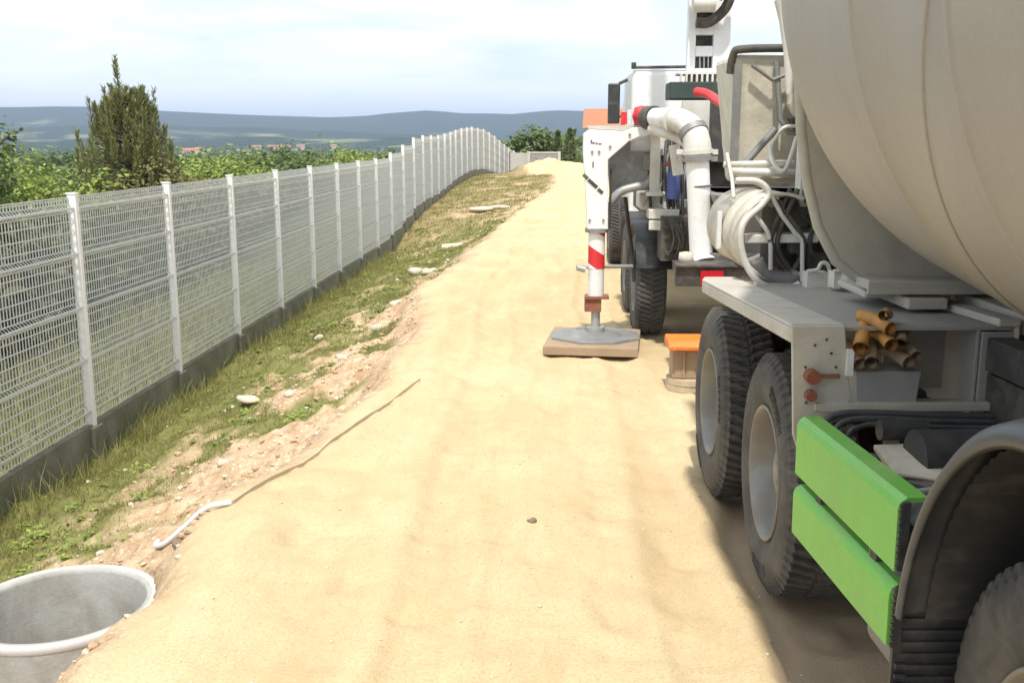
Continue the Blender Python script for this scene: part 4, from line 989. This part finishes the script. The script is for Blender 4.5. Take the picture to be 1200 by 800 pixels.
# grille box with comb, pole
gb_ = MB(); a = at(785, 96, 10.2); b_ = at(850, 116, 10.2); gb_.b2((a.x, 10.2, b_.z), (b_.x + .1, 10.6, a.z)); gbo = pb(gb_, 'oil_cooler', 'grille', bevel=.01)
cb = MB(); 
for k in range(9): cb.b2((a.x + .1 + k * .05, 10.2, a.z), (a.x + .12 + k * .05, 10.26, a.z + .07))
cb.b2((a.x + .08, 10.2, a.z + .07), (a.x + .55, 10.5, a.z + .09)); cb.b2((a.x + .12, 10.1, a.z - .55), (a.x + .55, 10.18, b_.z - .02)); pb(cb, 'cooler_comb', 'whitedirty', gbo)
dv = MB(); a = at(836, 116, 9.7); b_ = at(852, 190, 9.7); dv.b2((a.x, 9.7, b_.z), (b_.x + .12, 9.9, a.z)); pb(dv, 'dark_gap', 'dark')  # dark box put in for the shade of the gap below the cooler
pl_ = MB(); pl_.cyl(at(849, 93, 9.0), at(849, 172, 9.0), .022, 10); pb(pl_, 'thin_pole', 'whitedirty')
# boom column with cut-outs: side plates left open between cross plates
bc = MB(); D = 10.4
def P2(px, py): return (at(px, 50, D).x, at(830, py, D).z)
holes = []

def rect(px0, py0, px1, py1, d0=D, d1=D + .12): 
    a = P2(px0, py0); b_ = P2(px1, py1); bc.b2((a[0], d0, b_[1]), (b_[0], d1, a[1]))
rect(806, -190, 815.5, 96); rect(836, -190, 856, 96); rect(815.5, 80, 836, 96); rect(815.5, 54, 836, 66); rect(815.5, 30, 836, 41); rect(815.5, -190, 836, 12)
bco = pb(bc, 'boom_column', 'white', bevel=.008)
bk = MB(); a = P2(812, 2); b_ = P2(837, 88); bk.b2((a[0], D + .10, b_[1]), (b_[0], D + .118, a[1])); pb(bk, 'column_inside', 'dark', bco)
for z_ in (70, 47): pass
bars_ = MB()
for px in (820, 825, 830): bars_.cyl(at(px, 66, D + .1), at(px, 80, D + .1), .008, 6)
pb(bars_, 'column_bars', 'white', bco)
dg = MB(); dg.tube([at(816, 27, D - .1), at(832, 26, D - .1), at(850, 10, D - .15), at(858, -10, D - .15)], .05, 10, curve=4); pb(dg, 'boom_hose', 'dark', bco)
jt = MB(); jt.tube([at(812, 4, D - .2), at(838, 4, D - .2)], .085, 20); jt.tube([at(808, -30, D - .2), at(850, -6, D - .2)], .07, 16); pb(jt, 'boom_pin', 'whitedirty', bco)
bm_ = MB(); z_ = 4.75; bm_.b2((P2(811, 0)[0], D + .15, z_ - .1), (P2(840, 0)[0], 17.5, z_ + .25)); pb(bm_, 'boom_arm', 'white', bevel=.02)
# cab
CD = 15.2; a = at(741, 81, CD); b_ = at(800, 150, CD)
cab = MB(); cab.prism([(CD, .95), (CD, a.z - .04), (CD + .08, a.z), (CD + 1.5, a.z + .0), (CD + 1.95, a.z - .5), (CD + 2.1, 1.6), (CD + 2.1, .8), (CD, .8)], 0, a.x, a.x + 2.3)
cbo = pb(cab, 'cab', 'white', bevel=.05)
cr = MB(); cr.tube([(a.x, CD + .02, a.z + .02), (a.x + 1.2, CD + .02, a.z + .035)], .022, 8); cr.tube([(a.x + .02, CD, a.z), (a.x + .02, CD, a.z + .09)], .035, 8); pb(cr, 'roof_rail', 'dark', cbo)
mi = MB(); m0 = at(713, 98, CD + .9); m1 = at(726, 145, CD + .9); mi.b2((m0.x, CD + .88, m1.z), (m1.x, CD + 1.0, m0.z)); mo = pb(mi, 'wing_mirror', 'black', cbo, bevel=.02)
ma = MB(); ma.tube([(m1.x - .02, CD + .94, m0.z), (a.x + .05, CD + .94, a.z - .08)], .025, 8); ma.tube([(m1.x - .02, CD + .94, m1.z + .1), (a.x + .05, CD + .94, m1.z + .15)], .02, 8); pb(ma, 'mirror_arm', 'dark', mo)
rm_ = MB(); p = at(752, 136, 11.2); rm_.lathe([(.01, -.1), (.09, -.08), (.11, 0), (.09, .08), (.01, .1)], p, 0, 20); p2 = at(731, 138, 11.5); rm_.b2((p2.x - .03, 11.5, p2.z - .1), (p2.x + .04, 11.55, p2.z + .06)); pb(rm_, 'red_valve', 'red')
wp_ = MB(); p = at(742, 146, 11.3); wp_.b2((p.x - .08, 11.2, p.z - .25), (p.x + .5, 11.9, p.z)); wp_.tube([at(738, 128, 11), at(738, 150, 11)], .03, 8); pb(wp_, 'deck_box', 'white', bevel=.02)
# outrigger
ol = MB(); D = 9.5
LP = [(683.5, 157), (690, 152), (730, 154), (741, 150), (772, 148.5), (775, 152), (775, 157), (752, 159), (736, 166), (712, 187), (712, 268), (688, 268), (685, 205), (683, 180)]
LQ = [at(x, y, D) for x, y in LP]; ol.prism([(p.x, p.z) for p in LQ], 1, D - .09, D + .1); olo = pb(ol, 'outrigger_leg', 'white', bevel=.008)
tp = MB(); LQ2 = [at(x, y, D) for x, y in [(686, 148.5), (741, 147.5), (741, 150.5), (730, 154), (690, 152)]]; tp.prism([(p.x, p.z + .006) for p in LQ2], 1, D - .08, D + .3); pb(tp, 'leg_top_plate', 'whitedirty', olo)
mk = MB()
for (px, py) in ((686, 207), (692, 213), (697, 217.5), (703.5, 224)): p = at(px, py, D - .092); pb(MB().box((p.x, D - .093, p.z), (.055, .004, .032), (0, R(40), 0)), 'leg_marking', 'dark', olo)
for k, (px, py, w_, h_) in enumerate(((693, 166, .012, .03), (695.5, 167.5, .02, .012), (699, 168, .02, .010), (703, 168.6, .028, .008), (695, 193, .012, .05))): p = at(px, py, D - .092); pb(MB().box((p.x, D - .093, p.z), (w_, .004, h_)), 'leg_marking', 'dark', olo)
mcol, nt, b = newmat('red_white_stripes'); ov = objvec(nt); wv_ = nt.nodes.new('ShaderNodeTexWave'); wv_.wave_type = 'BANDS'; wv_.bands_direction = 'DIAGONAL'
wv_.inputs['Scale'].default_value = 1.6; mp = nt.nodes.new('ShaderNodeMapping'); mp.inputs['Scale'].default_value = (.75, 0, 1.15); mp.inputs['Location'].default_value = (0, 0, .13); nt.links.new(ov, mp.inputs['Vector']); nt.links.new(mp.outputs[0], wv_.inputs['Vector'])
nt.links.new(mix(nt, ramp(nt, wv_.outputs['Fac'], [(.49, 0), (.51, 1)]), (.8, .78, .76), (.62, .03, .04)), b.inputs['Base Color']); b.inputs['Roughness'].default_value = .4
jx = at(699, 300, D).x
def jz(y): return at(699, y, D).z
jk = MB().cyl((jx, D, jz(268)), (jx, D, jz(314)), .078, 28); jo = pb(jk, 'jack_tube', mcol, olo)
pb(MB().cyl((jx, D, jz(267)), (jx, D, jz(272)), .11, 24), 'jack_collar', 'steel', jo)
pb(MB().cyl((jx, D, jz(314)), (jx, D, jz(346)), .074, 28), 'jack_sleeve', 'pvc', jo)
js = MB(); js.b2((jx - .105, D - .07, jz(364)), (jx + .05, D + .07, jz(347))); js.b2((jx - .1, D - .09, jz(349)), (jx + .12, D + .09, jz(346))); pb(js, 'jack_bracket', 'rust', jo)
pb(MB().cyl((jx, D, .16), (jx, D, jz(346)), .042, 20).cyl((jx, D, .13), (jx, D, .2), .085, 20), 'jack_rod', 'zinc', jo)
cr_ = MB(); cr_.tube([at(676, 313, D - .05), at(741, 312, D + .2)], .018, 8); cr_.tube([at(676, 313, D - .05), at(686, 316, D - .05)], .03, 8); pb(cr_, 'lock_bar', 'zinc', jo)
foot = MB(); pts = [(.40 * math.cos(R(22.5 + 45 * k)) * (1.12 if k % 4 in (0, 3) else 1.0), .42 * math.sin(R(22.5 + 45 * k))) for k in range(8)]
foot.prism([(x + jx, y + D) for x, y in pts], 2, .098, .125); foot.lathe([(.26, .125), (.2, .145), (.09, .16)], (jx, D, 0), 2, 28); pb(foot, 'foot_plate', 'steel', jo, bevel=.006)
# arm panel and hanging hose
pa = MB(); Q = [at(x, y, D + .25) for x, y in ((712, 186), (728, 170), (746, 160), (766, 155), (768, 212), (756, 222), (735, 226), (716, 236))]
pa.prism([(p.x, p.z) for p in Q], 1, D + .2, D + .42); pb(pa, 'arm_panel', 'greydark', bevel=.01)
hh_ = MB(); hh_.tube([at(716, 236, D + .1), at(728, 224, D + .1), at(745, 219, D + .1), at(757, 216, D + .15), at(766, 206, D + .2)], .04, 10, curve=5); pb(hh_, 'arm_lip', 'zinc')
hv = MB(); hv.tube([at(716, 198, D), at(715, 240, D), at(714, 268, D)], .012, 6); hv.tube([at(733, 232, D + .2), at(736, 260, D + .3), at(741, 300, D + .4), at(743, 330, D + .4)], .02, 8, curve=4); pb(hv, 'hanging_hose', 'black')
po_ = MB(); po_.b2((at(767, 0, 9.6).x, 9.6, at(0, 224, 9.6).z), (at(779, 0, 9.6).x, 9.68, at(0, 152, 9.6).z)); po_.b2((at(763, 0, 9.6).x, 9.56, at(0, 228, 9.6).z), (at(783, 0, 9.6).x, 9.74, at(0, 223, 9.6).z)); pb(po_, 'support_post', 'whitedirty', bevel=.006)
bx = MB(); a = at(782, 202, 9.4); b_ = at(796, 233, 9.4); bx.cyl(((a.x + b_.x) / 2, 9.4, b_.z), ((a.x + b_.x) / 2, 9.4, a.z), (b_.x - a.x) / 2, 20); bx.cyl(((a.x + b_.x) / 2, 9.4, a.z), ((a.x + b_.x) / 2, 9.4, a.z + .04), .03, 12); pb(bx, 'blue_canister', 'blue')
pv = MB(); a = at(783, 175, 9.5)
for k in range(4): pv.tube([at(781 + k * 6, 165, 9.6), at(779 + k * 7, 200, 9.5), at(785 + k * 5, 255, 9.5)], .016, 7, curve=4)
pb(pv, 'hydraulic_hoses', 'black')
pr_ = MB(); a = at(778, 190, 9.35); pr_.tube([at(778, 193, 9.35), at(804, 190, 9.2)], .018, 8); pb(pr_, 'red_rail', 'maroon')

rr = random.Random(12)
for k in range(9):
    x0_ = rr.uniform(757, 800); hz_ = MB(); hz_.tube([at(x0_, rr.uniform(160, 180), 9.75), at(x0_ + rr.uniform(-8, 10), 200, 9.7), at(x0_ + rr.uniform(-10, 12), rr.uniform(225, 262), 9.72)], rr.uniform(.010, .02), 7, curve=4); pb(hz_, 'control_hose', rr.choice(['black', 'steel', 'zinc', 'dark']))
for (px, py, w_, h_) in ((773, 172, .12, .16), (790, 182, .10, .12), (759, 190, .09, .14), (800, 240, .14, .1), (790, 222, .1, .08)):
    p = at(px, py, 9.72); pb(MB().box(p, (w_, .1, h_)).cyl((p.x, p.y - .05, p.z), (p.x, p.y - .09, p.z), .025, 10), 'control_valve', rr.choice(['steel', 'whitedirty', 'zinc']), bevel=.006)
for (px, py) in ((694, 178), (702, 178), (691, 258), (707, 258), (715, 172), (738, 158)):
    p = at(px, py, 9.405); pb(MB().cyl((p.x, 9.411, p.z), (p.x, 9.395, p.z), .012, 8), 'leg_bolt', 'steel', olo)
# ---- boards under the outrigger and the pad stack
bw = MB(); bw.box((.385, 9.47, gz(.38, 9.47) + .045), (.86, .98, .082), (0, 0, R(-6))); 
solo(bw, 'support_board', M['wood'], 'square weathered wooden board under the outrigger foot', 'board', (.385, 9.47, 0), bevel=.008)
a = at(802, 460, 7.75); zx = gz(a.x, 7.85)
def disc(z0, z1, r, lb, mat='woodpale', sx=0, n=24): 
    return solo(MB().cyl((a.x + .03 + sx, 7.85, zx + z0), (a.x + .03 + sx, 7.85, zx + z1), r, n), 'round_pad', M[mat], lb, 'pad', (a.x + .03, 7.85, zx), bevel=.006)
disc(.0, .045, .17, 'sandy round pad at the very bottom of the stack behind the tyre'); disc(.05, .095, .175, 'sandy round pad second from the bottom of the stack behind the tyre', sx=.01)
blk = MB(); blk.b2((a.x - .1, 7.75, zx + .1), (a.x + .17, 7.97, zx + .335)); blk.b2((a.x - .02, 7.735, zx + .1), (a.x + .0, 7.748, zx + .33)); solo(blk, 'wooden_block', M['wood'], 'grey-brown wooden block between the round pads and orange wedge', 'block', (a.x, 7.85, zx), bevel=.006)
wg = MB(); c_ = (a.x + .03, 7.83, zx + .37); wg.prism([(-.17, -.03), (.17, -.03), (.17, .02), (.12, .045), (-.12, .03), (-.17, .0)], 0, -.17, .19); wg.v = [(x + c_[0], y + c_[1], z + c_[2]) for x, y, z in wg.v]
for k in range(4): wg.b2((c_[0] - .14 + k * .09, c_[1] - .182, c_[2] - .03), (c_[0] - .11 + k * .09, c_[1] - .17, c_[2] + .0))
solo(wg, 'plastic_wedge', M['orange'], 'bright orange plastic wedge on top of the stack behind the tyre', 'wedge', c_, bevel=.01)
stk = MB().box((.86, 3.28, gz(.86, 3.28) + .008), (.012, .17, .01), (0, 0, R(12))); solo(stk, 'white_stick', M['pvc'], 'short thin white stick on shaded ground beside the mixer wheels', 'stick', (.86, 3.28, 0))

# ================================================================== haze, sky, sun, render settings
hz = MB().b2((-7600, -600, -30), (7600, 8700, 215)); m = bpy.data.materials.new('haze_air'); m.use_nodes = True; nt = m.node_tree; nt.nodes.clear()
vo = nt.nodes.new('ShaderNodeVolumePrincipled'); vo.inputs['Color'].default_value = (.6, .74, 1, 1); vo.inputs['Density'].default_value = 1.7e-4; vo.inputs['Anisotropy'].default_value = .2
out = nt.nodes.new('ShaderNodeOutputMaterial'); nt.links.new(vo.outputs[0], out.inputs['Volume'])
kind(hz.build('haze', m), 'stuff')

SUN_EL, SUN_AZ = R(64), R(182)          # azimuth clockwise from +Y: right behind the camera
w = bpy.data.worlds.new('World'); scn.world = w; w.use_nodes = True; nt = w.node_tree; bg = nt.nodes['Background']
sky = nt.nodes.new('ShaderNodeTexSky'); sky.sky_type = 'NISHITA'; sky.sun_disc = False; sky.sun_elevation = SUN_EL; sky.sun_rotation = SUN_AZ; sky.dust_density = 2
tc = nt.nodes.new('ShaderNodeTexCoord'); sx = nt.nodes.new('ShaderNodeSeparateXYZ'); nt.links.new(tc.outputs['Generated'], sx.inputs[0])
zz = nt.nodes.new('ShaderNodeMath'); zz.operation = 'MAXIMUM'; nt.links.new(sx.outputs['Z'], zz.inputs[0]); zz.inputs[1].default_value = 0
za = nt.nodes.new('ShaderNodeMath'); za.operation = 'ADD'; nt.links.new(zz.outputs[0], za.inputs[0]); za.inputs[1].default_value = .13
cx = nt.nodes.new('ShaderNodeCombineXYZ')
for i, s_ in enumerate(('X', 'Y')):
    d = nt.nodes.new('ShaderNodeMath'); d.operation = 'DIVIDE'; nt.links.new(sx.outputs[s_], d.inputs[0]); nt.links.new(za.outputs[0], d.inputs[1]); nt.links.new(d.outputs[0], cx.inputs[i])
n1 = noise(nt, .5, 8, .55, cx.outputs[0], .5); n2 = noise(nt, 1.1, 7, .55, cx.outputs[0], .4)
cl = mix(nt, .35, n1, n2)
mask = ramp(nt, cl, [(.36, .75), (.52, .97)])
cc = ramp(nt, n2, [(.3, (4.6, 5.9, 6.7)), (.54, (7.9, 8.2, 8.4))])
hzm = nt.nodes.new('ShaderNodeMapRange'); hzm.inputs[1].default_value = .0; hzm.inputs[2].default_value = .16; hzm.inputs[3].default_value = .98; hzm.inputs[4].default_value = 0; nt.links.new(zz.outputs[0], hzm.inputs[0])
mask = mix(nt, hzm.outputs[0], mask, (1, 1, 1)); cc = mix(nt, hzm.outputs[0], cc, (7.3, 7.75, 8.1))
nt.links.new(mix(nt, mask, sky.outputs['Color'], cc), bg.inputs['Color']); bg.inputs['Strength'].default_value = .112
sl = bpy.data.lights.new('sun', 'SUN'); sl.energy = 3.1; sl.angle = R(2.5); sl.color = (1, .95, .87)
so = bpy.data.objects.new('sun', sl); col.objects.link(so); so.rotation_euler = (PI / 2 - SUN_EL, 0, PI - SUN_AZ)
vs_ = scn.view_settings; vs_.view_transform = 'Standard'; vs_.look = 'None'; vs_.gamma = 1; vs_.exposure = .6
scn.render.engine = 'CYCLES'; scn.cycles.volume_bounces = 0; scn.cycles.max_bounces = 6
scn.render.resolution_x = 1024; scn.render.resolution_y = 682
